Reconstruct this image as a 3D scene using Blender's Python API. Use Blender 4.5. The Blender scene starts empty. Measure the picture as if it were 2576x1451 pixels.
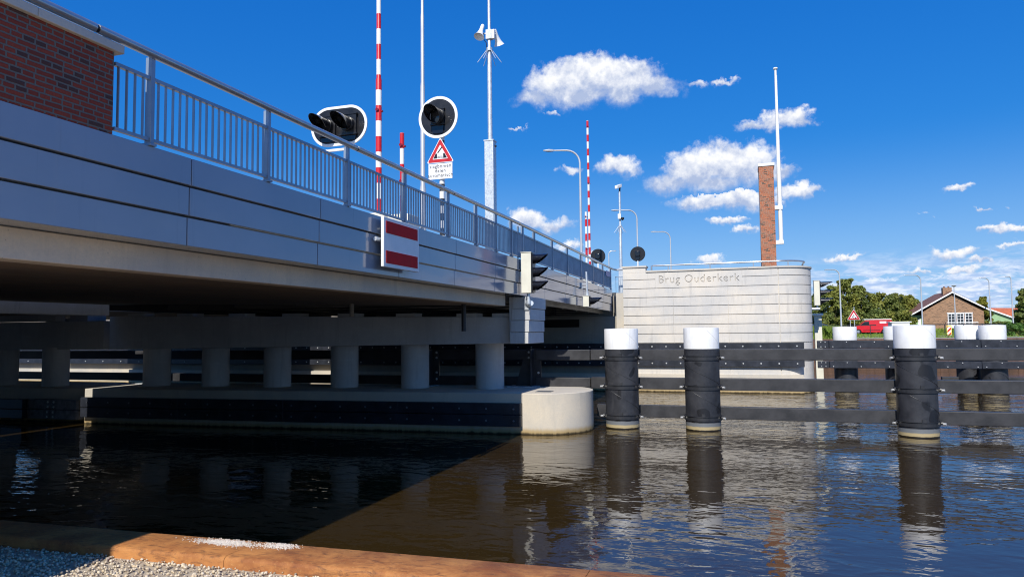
import bpy, bmesh, math, random
import numpy as np
from math import sin, cos, pi, radians, atan2, sqrt, hypot
from mathutils import Vector, Matrix

S = bpy.context.scene
COL = S.collection
rnd = random.Random(7)

# ------------------------------------------------------------------ camera, sky, sun, exposure
EYE = 3.4
cam = bpy.data.cameras.new('camera')
cam.lens = 36.0 * 1790.0 / 2576.0
cam.sensor_width = 36.0
cam.clip_start = 0.1
cam.clip_end = 8000
camo = bpy.data.objects.new('camera', cam)
COL.objects.link(camo)
camo.matrix_world = (Matrix.Translation((0, 0, EYE)) @ Matrix.Rotation(radians(18.25), 4, 'Z')
                     @ Matrix.Rotation(pi / 2 + radians(3.45), 4, 'X') @ Matrix.Rotation(radians(-0.63), 4, 'Z'))
S.camera = camo

SUN_EL, SUN_AZ = radians(41), radians(-0.9)
sun = bpy.data.lights.new('sun', 'SUN')
sun.energy = 4.8
sun.angle = radians(0.5)
sun.color = (1.0, 0.955, 0.88)
suno = bpy.data.objects.new('sun', sun)
COL.objects.link(suno)
suno.rotation_euler = Vector((sin(SUN_AZ) * cos(SUN_EL), cos(SUN_AZ) * cos(SUN_EL), -sin(SUN_EL))).to_track_quat('-Z', 'Y').to_euler()

S.view_settings.view_transform = 'Standard'
S.view_settings.look = 'None'
S.view_settings.exposure = 0.12
S.view_settings.gamma = 1.0
S.cycles.max_bounces = 8
S.cycles.filter_width = 1.1

CLOUDS = [(-16.06, 18.23, 1.46, 0.78, 1, 19.24, 1.79), (-14.1, 19.19, 2.27, 1.42, 1, 19.24, 1.79), (-11.5, 19.74, 2.73, 1.29, 1, 19.24, 1.79), (-8.79, 19.24, 2.54, 1.29, 1, 19.24, 1.79), (-6.59, 18.59, 1.72, 0.76, 1, 19.24, 1.79), (-12.49, 18.48, 2.9, 0.89, 1, 19.24, 1.79), (-9.28, 18.38, 2.23, 0.83, 1, 19.24, 1.79), (-3.19, 18.66, 1.22, 0.35, 0.6, 18.75, 0.44), (-1.37, 18.85, 1.19, 0.34, 0.6, 18.75, 0.44), (-14.78, 17.21, 1.3, 0.42, 0.45, 17.21, 0.42), (1.03, 15.27, 1.39, 0.38, 0.8, 15.39, 0.71), (2.47, 15.44, 1.28, 0.57, 0.85, 15.39, 0.71), (3.89, 15.48, 1.17, 0.62, 0.9, 15.39, 0.71), (4.71, 15.1, 0.69, 0.42, 0.8, 15.39, 0.71), (-5.07, 11.29, 1.84, 0.79, 1, 12.18, 1.82), (-3.37, 12.25, 1.96, 1.45, 1, 12.18, 1.82), (-1.11, 12.63, 2.22, 1.37, 1, 12.18, 1.82), (0.64, 12.11, 1.59, 1.42, 1, 12.18, 1.82), (-2.04, 11.2, 2.68, 0.84, 0.95, 12.18, 1.82), (2.21, 11.83, 1.14, 0.7, 0.9, 12.18, 1.82), (-2.68, 9.72, 2.25, 0.61, 0.95, 9.77, 0.84), (-0.16, 9.77, 2.04, 0.84, 0.95, 9.77, 0.84), (1.72, 9.79, 1.14, 0.65, 0.8, 9.77, 0.84), (3.57, 10.24, 1.11, 0.59, 1, 10.24, 0.59), (4.81, 10.02, 0.77, 0.35, 0.8, 10.24, 0.59), (-13.56, 12.8, 1.22, 0.5, 0.55, 12.8, 0.5), (-9.56, 12.74, 1.74, 0.8, 0.85, 12.72, 0.82), (-8.46, 12.39, 1.1, 0.49, 0.7, 12.72, 0.82), (-1.23, 8.23, 1.47, 0.33, 0.75, 8.23, 0.33), (0.06, 7.44, 0.96, 0.42, 0.75, 7.44, 0.42), (-17.0, 8.65, 1.45, 0.76, 1, 8.62, 0.8), (-14.91, 8.36, 1.45, 0.54, 1, 8.62, 0.8), (-17.72, 16.06, 0.78, 0.21, 0.5, 16.06, 0.21), (-13.82, 6.6, 1.6, 0.57, 0.6, 6.6, 0.57), (-12.07, 6.08, 1.27, 0.44, 0.5, 6.08, 0.44), (6.84, 5.11, 1.21, 0.26, 0.85, 5.11, 0.26), (-2.5, 5.32, 1.25, 0.4, 0.9, 5.32, 0.4), (13.92, 9.4, 0.88, 0.29, 0.75, 9.4, 0.29), (12.09, 8.09, 0.6, 0.16, 0.45, 8.09, 0.16), (15.78, 7.75, 0.58, 0.21, 0.5, 7.75, 0.21), (16.05, 6.35, 0.92, 0.32, 0.8, 6.35, 0.32), (17.36, 6.36, 0.96, 0.36, 0.8, 6.36, 0.36), (13.73, 5.03, 1.11, 0.41, 0.9, 5.03, 0.41), (13.92, 3.88, 1.2, 0.33, 0.9, 3.88, 0.33), (11.8, 3.88, 1.08, 0.25, 0.6, 3.88, 0.25), (15.3, 4.41, 1.12, 0.24, 0.6, 4.41, 0.24), (17.1, 5.34, 1.28, 0.23, 0.6, 5.34, 0.23), (24, 9, 2.5, 0.7, 0.9, 9, 0.9)]


class NT:
    """small helper round a node tree"""
    def __init__(self, tree):
        self.t = tree
        self.n = tree.nodes
        self.l = tree.links

    def new(self, kind, **kw):
        nd = self.n.new(kind)
        for k, v in kw.items():
            setattr(nd, k, v)
        return nd

    def link(self, a, b):
        self.l.new(a, b)

    def put(self, sock, v):
        if hasattr(v, 'is_output'):
            self.l.new(v, sock)
        elif v is not None:
            if sock.type == 'RGBA' and hasattr(v, '__len__') and len(v) == 3:
                v = (*v, 1)
            sock.default_value = v

    def math(self, op, a, b=None, c=None, clamp=False):
        nd = self.new('ShaderNodeMath', operation=op, use_clamp=clamp)
        self.put(nd.inputs[0], a)
        self.put(nd.inputs[1], b)
        self.put(nd.inputs[2], c)
        return nd.outputs[0]

    def vec(self, op, a, b=None):
        nd = self.new('ShaderNodeVectorMath', operation=op)
        self.put(nd.inputs[0], a)
        self.put(nd.inputs[1], b)
        return nd.outputs['Value'] if op in ('LENGTH', 'DOT_PRODUCT', 'DISTANCE') else nd.outputs[0]

    def noise(self, vec, scale, detail=4, rough=0.55, dist=0.0):
        nd = self.new('ShaderNodeTexNoise')
        self.put(nd.inputs['Vector'], vec)
        nd.inputs['Scale'].default_value = scale
        nd.inputs['Detail'].default_value = detail
        nd.inputs['Roughness'].default_value = rough
        nd.inputs['Distortion'].default_value = dist
        return nd

    def smooth(self, v, a, b, lo=0.0, hi=1.0):
        nd = self.new('ShaderNodeMapRange', interpolation_type='SMOOTHSTEP')
        self.put(nd.inputs['Value'], v)
        nd.inputs['From Min'].default_value = a
        nd.inputs['From Max'].default_value = b
        nd.inputs['To Min'].default_value = lo
        nd.inputs['To Max'].default_value = hi
        return nd.outputs[0]

    def mix(self, f, a, b, blend='MIX'):
        nd = self.new('ShaderNodeMix', data_type='RGBA', blend_type=blend)
        self.put(nd.inputs[0], f)
        self.put(nd.inputs[6], a)
        self.put(nd.inputs[7], b)
        return nd.outputs[2]

    def mapping(self, vec, scale=(1, 1, 1), rot=(0, 0, 0), loc=(0, 0, 0)):
        nd = self.new('ShaderNodeMapping')
        self.put(nd.inputs['Vector'], vec)
        nd.inputs['Scale'].default_value = scale
        nd.inputs['Rotation'].default_value = rot
        nd.inputs['Location'].default_value = loc
        return nd.outputs[0]


def build_world():
    w = bpy.data.worlds.new('World')
    S.world = w
    w.use_nodes = True
    t = NT(w.node_tree)
    t.n.clear()
    out = t.new('ShaderNodeOutputWorld')
    bg = t.new('ShaderNodeBackground')
    bg.inputs['Strength'].default_value = 0.12
    t.link(bg.outputs[0], out.inputs['Surface'])
    sky = t.new('ShaderNodeTexSky', sky_type='NISHITA')
    sky.sun_disc = False
    sky.sun_elevation = SUN_EL
    sky.sun_rotation = pi + SUN_AZ
    sky.air_density = 1.0
    sky.dust_density = 0.3
    sky.ozone_density = 3.0
    hs = t.new('ShaderNodeHueSaturation')
    hs.inputs['Saturation'].default_value = 1.32
    hs.inputs['Hue'].default_value = 0.5
    hs.inputs['Value'].default_value = 1.0
    t.link(sky.outputs[0], hs.inputs['Color'])
    # deepen the blue the way the clear polar air of the day shows it
    sc_ = t.new('ShaderNodeSeparateColor')
    t.link(hs.outputs[0], sc_.inputs[0])
    cc_ = t.new('ShaderNodeCombineColor')
    for i, (k, g) in enumerate(((0.24, 1.02), (0.43, 0.62), (0.78, 0.40))):
        v = t.math('POWER', t.math('MULTIPLY', sc_.outputs[i], 0.12), g)
        t.link(t.math('MULTIPLY', v, k / 0.12), cc_.inputs[i])
    skycol = cc_.outputs[0]
    d = t.new('ShaderNodeTexCoord').outputs['Generated']
    n1 = t.noise(d, 22, 5, 0.6)
    n2 = t.noise(d, 90, 5, 0.62)
    w1 = t.vec('SCALE', t.vec('SUBTRACT', n1.outputs['Color'], (0.5, 0.5, 0.5)))
    w1.node.inputs['Scale'].default_value = 3.2
    w2 = t.vec('SCALE', t.vec('SUBTRACT', n2.outputs['Color'], (0.5, 0.5, 0.5)))
    w2.node.inputs['Scale'].default_value = 1.5
    sep = t.new('ShaderNodeSeparateXYZ')
    t.link(d, sep.inputs[0])
    az = t.math('MULTIPLY', t.math('ARCTAN2', sep.outputs[0], sep.outputs[1]), 180 / pi)
    el = t.math('MULTIPLY', t.math('ARCSINE', sep.outputs[2]), 180 / pi)
    cmb = t.new('ShaderNodeCombineXYZ')
    t.link(az, cmb.inputs[0])
    t.link(el, cmb.inputs[1])
    warp = t.vec('MULTIPLY', t.vec('ADD', w1, w2), (1.0, 0.62, 0.0))
    p = t.vec('ADD', cmb.outputs[0], warp)
    sp_ = t.new('ShaderNodeSeparateXYZ')
    t.link(p, sp_.inputs[0])
    el2 = sp_.outputs[1]
    best, hgt = -1.0, 0.0
    for (a, e, ra, re, wt, ec, hc) in CLOUDS:
        q = t.vec('MULTIPLY', t.vec('SUBTRACT', p, (a, e, 0)), (1 / (ra * 1.3), 1 / (re * 1.35), 0))
        f = t.math('SUBTRACT', wt, t.vec('LENGTH', q))
        hh = t.math('MULTIPLY', t.math('SUBTRACT', el2, ec), 1 / hc)
        if best == -1.0:
            best, hgt = f, hh
        else:
            g = t.math('GREATER_THAN', f, best)
            hgt = t.math('MULTIPLY_ADD', t.math('SUBTRACT', hh, hgt), g, hgt)
            best = t.math('MAXIMUM', best, f)
    # low layered clouds near the horizon, seen edge on
    nb = t.noise(t.mapping(d, (19, 19, 75), loc=(3.1, 1.7, 0.2)), 1.0, 7, 0.66, 0.5)
    elm = t.math('MULTIPLY', t.smooth(el, 0.2, 1.6), t.smooth(el, 3.0, 5.8, 1, 0))
    azm = t.math('MULTIPLY', t.smooth(az, 0.5, 8.0, 0.3, 1), t.smooth(az, 24, 34, 1, 0.25))
    band = t.math('MULTIPLY', t.math('MULTIPLY', t.smooth(nb.outputs['Fac'], 0.41, 0.54), elm), azm)
    shade_b = t.smooth(t.noise(t.mapping(d, (38, 38, 150)), 1.0, 6, 0.66, 0.4).outputs['Fac'], 0.35, 0.68)
    n3 = t.noise(d, 60, 4.5, 0.58)
    dens = t.math('ADD', best, t.math('MULTIPLY', t.math('SUBTRACT', n3.outputs['Fac'], 0.5), 0.85))
    dens = t.math('SUBTRACT', dens, t.smooth(hgt, -1.1, -0.3, 0.16, 0.0))
    # crisp on top, wispy below
    soft = t.smooth(hgt, -1.0, 0.6, 1.15, 0.5)
    alpha = t.math('DIVIDE', t.math('ADD', dens, 0.14), soft, None, True)
    alpha = t.smooth(alpha, 0.0, 1.0)
    n4 = t.noise(t.vec('ADD', d, (0.0, 0.0, 0.012)), 48, 5, 0.6)
    n5 = t.noise(d, 48, 5, 0.6)
    relief = t.math('SUBTRACT', n5.outputs['Fac'], n4.outputs['Fac'])
    lum = t.math('ADD', t.smooth(hgt, -0.8, 0.9, 0.05, 0.9), t.math('MULTIPLY', relief, 2.2))
    lum = t.math('ADD', lum, t.math('MULTIPLY', t.math('SUBTRACT', n3.outputs['Fac'], 0.5), 0.5), None, True)
    white = t.mix(lum, (3.5, 4.2, 5.9), (7.9, 7.95, 8.1))
    skyhz = t.mix(t.smooth(el, -2.0, 15.0, 0.46, 0.0), skycol, (4.4, 6.0, 7.8))
    white_b = t.mix(shade_b, (3.3, 4.5, 6.9), (7.6, 7.9, 8.6))
    col2 = t.mix(t.math('MULTIPLY', band, 0.93), skyhz, white_b)
    col = t.mix(t.math('MULTIPLY', alpha, 0.97), col2, white)
    t.link(col, bg.inputs['Color'])
    w.cycles.sampling_method = 'MANUAL'
    w.cycles.sample_map_resolution = 512


build_world()


# ------------------------------------------------------------------ materials
def new_mat(name):
    m = bpy.data.materials.new(name)
    m.use_nodes = True
    t = NT(m.node_tree)
    return m, t, t.n['Principled BSDF']


def coords(t, which='Object'):
    if which == 'World':
        return t.new('ShaderNodeNewGeometry').outputs['Position']
    return t.new('ShaderNodeTexCoord').outputs[which]


def paint(name, col, rough=0.4, metal=0.0, var=0.12, scale=2.0, bump=0.0, bscale=60, coat=0.0, dirt=0.0, spec=0.5):
    m, t, b = new_mat(name)
    o = coords(t, 'World')
    n = t.noise(o, scale, 5, 0.6)
    c = t.mix(t.smooth(n.outputs['Fac'], 0.3, 0.7), tuple(x * (1 - var) for x in col), tuple(min(1, x * (1 + var)) for x in col))
    if dirt:
        st = t.noise(t.mapping(o, (9, 9, 0.7)), 1.0, 5, 0.6)
        c = t.mix(t.math('MULTIPLY', t.smooth(st.outputs['Fac'], 0.52, 0.75), dirt), c, tuple(x * 0.45 for x in col))
    t.put(b.inputs['Base Color'], c)
    rr = t.math('ADD', rough, t.math('MULTIPLY', t.math('SUBTRACT', n.outputs['Fac'], 0.5), rough * 0.5))
    t.put(b.inputs['Roughness'], rr)
    b.inputs['Metallic'].default_value = metal
    b.inputs['Coat Weight'].default_value = coat
    b.inputs['Specular IOR Level'].default_value = spec
    if bump:
        bn = t.noise(o, bscale, 4, 0.6)
        bp = t.new('ShaderNodeBump')
        bp.inputs['Strength'].default_value = bump
        bp.inputs['Distance'].default_value = 0.01
        t.link(bn.outputs['Fac'], bp.inputs['Height'])
        t.link(bp.outputs[0], b.inputs['Normal'])
    return m


def concrete(name, col, tide=False, streak=0.35, warm=(1.08, 1.0, 0.88)):
    m, t, b = new_mat(name)
    o = coords(t, 'World')
    n1 = t.noise(o, 0.55, 6, 0.62)
    n2 = t.noise(t.mapping(o, (5.0, 5.0, 0.55)), 1.0, 6, 0.65, 0.3)
    n3 = t.noise(o, 26, 4, 0.7)
    n4 = t.noise(t.mapping(o, (1.1, 1.1, 6.0)), 1.0, 5, 0.65)
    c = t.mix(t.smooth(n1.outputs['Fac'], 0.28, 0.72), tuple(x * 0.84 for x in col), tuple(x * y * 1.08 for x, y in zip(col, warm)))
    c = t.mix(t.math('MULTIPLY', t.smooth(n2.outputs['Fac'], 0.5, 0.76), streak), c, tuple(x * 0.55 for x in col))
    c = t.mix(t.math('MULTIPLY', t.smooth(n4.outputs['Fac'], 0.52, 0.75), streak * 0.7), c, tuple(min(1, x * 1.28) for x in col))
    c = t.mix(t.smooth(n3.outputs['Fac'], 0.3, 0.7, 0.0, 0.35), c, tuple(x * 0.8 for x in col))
    vo = t.new('ShaderNodeTexVoronoi')
    t.put(vo.inputs['Vector'], o)
    vo.inputs['Scale'].default_value = 9.0
    c = t.mix(t.smooth(vo.outputs['Distance'], 0.04, 0.09, 0.55, 0.0), c, tuple(x * 0.4 for x in col))
    if tide:
        z = t.new('ShaderNodeSeparateXYZ')
        t.link(o, z.inputs[0])
        zz = t.math('ADD', z.outputs[2], t.math('MULTIPLY', t.math('SUBTRACT', n2.outputs['Fac'], 0.5), 0.16))
        c = t.mix(t.smooth(zz, 0.08, 0.26, 0.8, 0.0), c, (0.36, 0.24, 0.075))
        c = t.mix(t.smooth(zz, 0.01, 0.09, 0.95, 0.0), c, (0.02, 0.016, 0.008))
    t.put(b.inputs['Base Color'], c)
    b.inputs['Roughness'].default_value = 0.85
    b.inputs['Specular IOR Level'].default_value = 0.3
    bp = t.new('ShaderNodeBump')
    bp.inputs['Strength'].default_value = 0.35
    bp.inputs['Distance'].default_value = 0.012
    t.link(t.math('ADD', n3.outputs['Fac'], t.math('MULTIPLY', n2.outputs['Fac'], 0.8)), bp.inputs['Height'])
    t.link(bp.outputs[0], b.inputs['Normal'])
    return m


def brick(name, plane, c1, c2, dark, mortar, bw=0.215, bh=0.062, mort=0.011):
    """plane: which two world axes lie along the wall"""
    m, t, b = new_mat(name)
    o = coords(t, 'World')
    s = t.new('ShaderNodeSeparateXYZ')
    t.link(o, s.inputs[0])
    cb = t.new('ShaderNodeCombineXYZ')
    if plane == 'both':
        t.link(t.math('ADD', s.outputs[0], s.outputs[1]), cb.inputs[0])
    else:
        t.link(s.outputs['XYZ'.index(plane)], cb.inputs[0])
    t.link(s.outputs[2], cb.inputs[1])
    wob = t.vec('SCALE', t.vec('SUBTRACT', t.noise(o, 14, 3, 0.6).outputs['Color'], (0.5, 0.5, 0.5)))
    wob.node.inputs['Scale'].default_value = 0.012
    v = t.vec('ADD', cb.outputs[0], wob)
    bt = t.new('ShaderNodeTexBrick')
    t.put(bt.inputs['Vector'], v)
    bt.offset = 0.5
    bt.squash = 0.62
    bt.squash_frequency = 3
    bt.inputs['Scale'].default_value = 1.0
    bt.inputs['Brick Width'].default_value = bw
    bt.inputs['Row Height'].default_value = bh
    bt.inputs['Mortar Size'].default_value = mort
    bt.inputs['Mortar Smooth'].default_value = 0.25
    bt.inputs['Bias'].default_value = -0.1
    t.put(bt.inputs['Color1'], (0.0, 0.0, 0.0))
    t.put(bt.inputs['Color2'], (1.0, 1.0, 1.0))
    t.put(bt.inputs['Mortar'], (0.5, 0.5, 0.5))
    rnd_b = t.new('ShaderNodeSeparateColor')
    t.link(bt.outputs['Color'], rnd_b.inputs[0])
    rv = rnd_b.outputs[0]
    n = t.noise(o, 38, 4, 0.65)
    c = t.mix(rv, c1, c2)
    c = t.mix(t.smooth(rv, 0.74, 0.80), c, dark)
    c = t.mix(t.smooth(n.outputs['Fac'], 0.35, 0.7, 0.0, 0.45), c, tuple(x * 0.6 for x in c1))
    c = t.mix(bt.outputs['Fac'], c, mortar)
    t.put(b.inputs['Base Color'], c)
    b.inputs['Roughness'].default_value = 0.88
    b.inputs['Specular IOR Level'].default_value = 0.25
    bp = t.new('ShaderNodeBump')
    bp.inputs['Strength'].default_value = 0.9
    bp.inputs['Distance'].default_value = 0.012
    h = t.math('ADD', t.math('SUBTRACT', 1.0, bt.outputs['Fac']), t.math('MULTIPLY', n.outputs['Fac'], 0.5))
    t.link(h, bp.inputs['Height'])
    t.link(bp.outputs[0], b.inputs['Normal'])
    return m


def stripes(name, ca, cb_, period, phase=0.0, rough=0.3):
    """two colours alternating along the object's own height"""
    m, t, b = new_mat(name)
    o = coords(t, 'Object')
    s = t.new('ShaderNodeSeparateXYZ')
    t.link(o, s.inputs[0])
    f = t.math('FRACT', t.math('ADD', t.math('DIVIDE', s.outputs[2], period), phase))
    c = t.mix(t.math('GREATER_THAN', f, 0.5), ca, cb_)
    n = t.noise(o, 5, 4)
    c = t.mix(t.smooth(n.outputs['Fac'], 0.4, 0.8, 0, 0.15), c, (0.25, 0.24, 0.22))
    t.put(b.inputs['Base Color'], c)
    b.inputs['Roughness'].default_value = rough
    return m


def cladding_mat():
    m, t, b = new_mat('grey_blue_cladding_paint')
    o = coords(t, 'World')
    oi = t.new('ShaderNodeObjectInfo')
    n = t.noise(o, 0.8, 4)
    c = t.mix(t.smooth(n.outputs['Fac'], 0.3, 0.7), (0.26, 0.31, 0.385), (0.29, 0.34, 0.42))
    c = t.mix(t.math('MULTIPLY', oi.outputs['Random'], 0.25), c, (0.235, 0.28, 0.355))
    st = t.noise(t.mapping(o, (1, 6.5, 0.35)), 1.0, 6, 0.65)
    c = t.mix(t.smooth(st.outputs['Fac'], 0.54, 0.78, 0, 0.2), c, (0.32, 0.34, 0.36))
    st2 = t.noise(t.mapping(o, (1, 11, 0.3), loc=(0, 3, 0)), 1.0, 5, 0.6)
    c = t.mix(t.smooth(st2.outputs['Fac'], 0.6, 0.8, 0, 0.28), c, (0.11, 0.125, 0.15))
    t.put(b.inputs['Base Color'], c)
    t.put(b.inputs['Roughness'], t.smooth(n.outputs['Fac'], 0.3, 0.7, 0.10, 0.2))
    b.inputs['Coat Weight'].default_value = 0.55
    b.inputs['Coat Roughness'].default_value = 0.05
    b.inputs['Specular IOR Level'].default_value = 0.5
    bn = t.noise(t.mapping(o, (1, 0.55, 1.6)), 1.1, 2, 0.4)
    fine = t.noise(o, 160, 2)
    bp = t.new('ShaderNodeBump')
    bp.inputs['Strength'].default_value = 0.5
    bp.inputs['Distance'].default_value = 0.014
    t.link(bn.outputs['Fac'], bp.inputs['Height'])
    t.link(bp.outputs[0], b.inputs['Normal'])
    t.link(bp.outputs[0], b.inputs['Coat Normal'])
    return m


def galvanised():
    m, t, b = new_mat('galvanised_steel')
    o = coords(t, 'World')
    v = t.new('ShaderNodeTexVoronoi')
    t.put(v.inputs['Vector'], t.mapping(o, (1, 1, 0.55)))
    v.inputs['Scale'].default_value = 28
    n = t.noise(o, 7, 5, 0.65)
    f = t.math('ADD', t.math('MULTIPLY', v.outputs['Distance'], 0.5), n.outputs['Fac'])
    c = t.mix(t.smooth(f, 0.4, 1.0), (0.42, 0.46, 0.50), (0.66, 0.70, 0.73))
    t.put(b.inputs['Base Color'], c)
    b.inputs['Metallic'].default_value = 0.45
    b.inputs['Roughness'].default_value = 0.42
    return m


def rust_mat():
    m, t, b = new_mat('rusted_steel')
    o = coords(t, 'World')
    n1 = t.noise(o, 1.6, 7, 0.68, 0.4)
    n2 = t.noise(t.mapping(o, (4, 13, 13)), 1.0, 7, 0.7, 1.2)
    n3 = t.noise(o, 45, 5, 0.7)
    c = t.mix(t.smooth(n1.outputs['Fac'], 0.32, 0.68), (0.25, 0.082, 0.027), (0.50, 0.215, 0.064))
    c = t.mix(t.smooth(n2.outputs['Fac'], 0.48, 0.70, 0, 0.8), c, (0.10, 0.042, 0.024))
    c = t.mix(t.smooth(n3.outputs['Fac'], 0.52, 0.75, 0, 0.6), c, (0.52, 0.29, 0.115))
    t.put(b.inputs['Base Color'], c)
    t.put(b.inputs['Roughness'], t.smooth(n3.outputs['Fac'], 0.3, 0.7, 0.5, 0.85))
    b.inputs['Specular IOR Level'].default_value = 0.35
    bp = t.new('ShaderNodeBump')
    bp.inputs['Strength'].default_value = 0.6
    bp.inputs['Distance'].default_value = 0.006
    t.link(t.math('ADD', n3.outputs['Fac'], n2.outputs['Fac']), bp.inputs['Height'])
    t.link(bp.outputs[0], b.inputs['Normal'])
    return m


def water_mat():
    m, t, b = new_mat('canal_water')
    o = coords(t, 'World')
    b.inputs['Base Color'].default_value = (0.032, 0.0195, 0.0062, 1)
    b.inputs['Roughness'].default_value = 0.015
    b.inputs['IOR'].default_value = 1.5
    sp = t.new('ShaderNodeSeparateXYZ')
    t.link(o, sp.inputs[0])
    a = t.noise(t.mapping(o, (1.0, 1.7, 1), rot=(0, 0, 0.12)), 0.5, 1, 0.4)
    c = t.noise(t.mapping(o, (1.0, 1.7, 1), rot=(0, 0, -0.10)), 1.25, 1.2, 0.45, 0.8)
    e = t.noise(t.mapping(o, (1.0, 1.7, 1), rot=(0, 0, 0.2)), 3.4, 2, 0.5, 0.5)
    calm = t.noise(o, 0.16, 3, 0.5)
    gust = t.smooth(calm.outputs['Fac'], 0.32, 0.68, 0.5, 1.3)
    # the open reach past the pier lies in the wind, the pocket by the quay is sheltered
    wind = t.math('MULTIPLY', t.smooth(sp.outputs[1], 14.0, 44.0, 1.0, 4.6), t.smooth(sp.outputs[0], -7.5, -3.5, 0.9, 1.0))
    h = t.math('ADD', t.math('MULTIPLY', a.outputs['Fac'], 0.014), t.math('MULTIPLY', c.outputs['Fac'], 0.0150))
    h = t.math('ADD', h, t.math('MULTIPLY', e.outputs['Fac'], 0.0046))
    h = t.math('MULTIPLY', t.math('MULTIPLY', h, gust), wind)
    bp = t.new('ShaderNodeBump')
    bp.inputs['Strength'].default_value = 1.0
    bp.inputs['Distance'].default_value = 1.0
    t.link(h, bp.inputs['Height'])
    t.link(bp.outputs[0], b.inputs['Normal'])
    return m


def foliage(name, col, var=0.5):
    m, t, b = new_mat(name)
    g = t.new('ShaderNodeNewGeometry')
    n = t.noise(g.outputs['Position'], 0.6, 3)
    c = t.mix(g.outputs['Random Per Island'], tuple(x * (1 - var) for x in col), tuple(x * (1 + var) for x in col))
    c = t.mix(t.smooth(n.outputs['Fac'], 0.4, 0.7, 0, 0.5), c, (col[0] * 1.5, col[1] * 1.15, col[2] * 0.8))
    t.put(b.inputs['Base Color'], c)
    b.inputs['Roughness'].default_value = 0.6
    b.inputs['Specular IOR Level'].default_value = 0.25
    tr = t.new('ShaderNodeBsdfTranslucent')
    t.put(tr.inputs['Color'], t.mix(0.5, c, (col[0] * 1.6, col[1] * 1.7, col[2] * 0.7)))
    mx = t.new('ShaderNodeMixShader')
    mx.inputs[0].default_value = 0.3
    t.link(b.outputs[0], mx.inputs[1])
    t.link(tr.outputs[0], mx.inputs[2])
    t.link(mx.outputs[0], t.n['Material Output'].inputs['Surface'])
    return m


def ground_mat(name, ca, cb_, scale=1.2):
    m, t, b = new_mat(name)
    o = coords(t, 'World')
    n = t.noise(o, scale, 6, 0.65)
    n2 = t.noise(o, scale * 14, 4, 0.65)
    c = t.mix(t.smooth(n.outputs['Fac'], 0.3, 0.7), ca, cb_)
    c = t.mix(t.smooth(n2.outputs['Fac'], 0.4, 0.75, 0, 0.4), c, tuple(x * 0.55 for x in ca))
    t.put(b.inputs['Base Color'], c)
    b.inputs['Roughness'].default_value = 0.9
    return m


def stone_mat():
    m, t, b = new_mat('gravel_stone')
    g = t.new('ShaderNodeNewGeometry')
    r = t.new('ShaderNodeValToRGB')
    t.link(g.outputs['Random Per Island'], r.inputs[0])
    e = r.color_ramp.elements
    e[0].color = (0.30, 0.235, 0.17, 1)
    e[1].color = (0.86, 0.74, 0.55, 1)
    for p, cc in ((0.15, (0.42, 0.34, 0.25)), (0.3, (0.72, 0.59, 0.40)), (0.5, (0.56, 0.46, 0.33)), (0.68, (0.82, 0.71, 0.55)), (0.85, (0.64, 0.49, 0.30))):
        k = e.new(p)
        k.color = (*cc, 1)
    n = t.noise(g.outputs['Position'], 120, 3)
    t.put(b.inputs['Base Color'], t.mix(t.smooth(n.outputs['Fac'], 0.3, 0.7, 0, 0.3), r.outputs[0], (0.16, 0.13, 0.10)))
    b.inputs['Roughness'].default_value = 0.75
    return m


def glass_dark(name, col=(0.01, 0.012, 0.015), rough=0.05):
    m, t, b = new_mat(name)
    n = t.noise(coords(t, 'World'), 3)
    t.put(b.inputs['Base Color'], t.mix(n.outputs['Fac'], col, tuple(x * 2 for x in col)))
    b.inputs['Roughness'].default_value = rough
    b.inputs['Coat Weight'].default_value = 0.5
    return m


M_CLAD = cladding_mat()
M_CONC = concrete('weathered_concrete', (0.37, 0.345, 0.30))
M_WALLC = concrete('pale_board_marked_concrete', (0.63, 0.612, 0.58), tide=True, streak=0.5)
M_PIERC = concrete('pier_concrete', (0.56, 0.525, 0.46), tide=True, streak=0.22)
M_COPE = concrete('pale_coping_stone', (0.56, 0.54, 0.50), streak=0.2)
M_EDGE = concrete('bounce_lit_edge_concrete', (0.68, 0.60, 0.50), streak=0.3)  # paler and warmer than the deck concrete: bounced light put into the colour
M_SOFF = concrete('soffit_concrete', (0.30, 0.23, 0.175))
M_PGREY = concrete('grey_pier_concrete', (0.55, 0.55, 0.545), streak=0.5, warm=(1, 1, 0.98))
M_LETSHADE = concrete('shaded_letter_concrete', (0.47, 0.455, 0.43), streak=0.2)  # wall concrete darkened to paint the shade inside the cut letters
M_BRICK = brick('red_brick', 'Y', (0.33, 0.062, 0.036), (0.20, 0.040, 0.028), (0.075, 0.048, 0.044), (0.165, 0.15, 0.132))
M_BRICK2 = brick('orange_red_brick', 'both', (0.52, 0.165, 0.075), (0.27, 0.068, 0.036), (0.09, 0.062, 0.05), (0.42, 0.32, 0.235), mort=0.009)
M_BRICK3 = brick('brown_house_brick', 'both', (0.42, 0.235, 0.135), (0.24, 0.135, 0.082), (0.14, 0.085, 0.055), (0.42, 0.30, 0.205), bw=0.34, bh=0.10)
M_RAIL = paint('grey_railing_paint', (0.25, 0.315, 0.40), 0.32, 0.25, coat=0.2)
M_ALU = paint('silver_handrail_metal', (0.46, 0.48, 0.50), 0.3, 0.75, var=0.06, scale=4)
M_GALV = galvanised()
M_LAMP = paint('brushed_aluminium_pole', (0.62, 0.62, 0.615), 0.32, 0.4, var=0.06, scale=1)
M_WHITE = paint('white_paint', (0.80, 0.80, 0.79), 0.4, var=0.03, scale=3, dirt=0.10)
M_CAPW = paint('worn_white_cap_paint', (0.76, 0.76, 0.75), 0.45, var=0.05, scale=3, dirt=0.28, bump=0.15, bscale=12)
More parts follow.
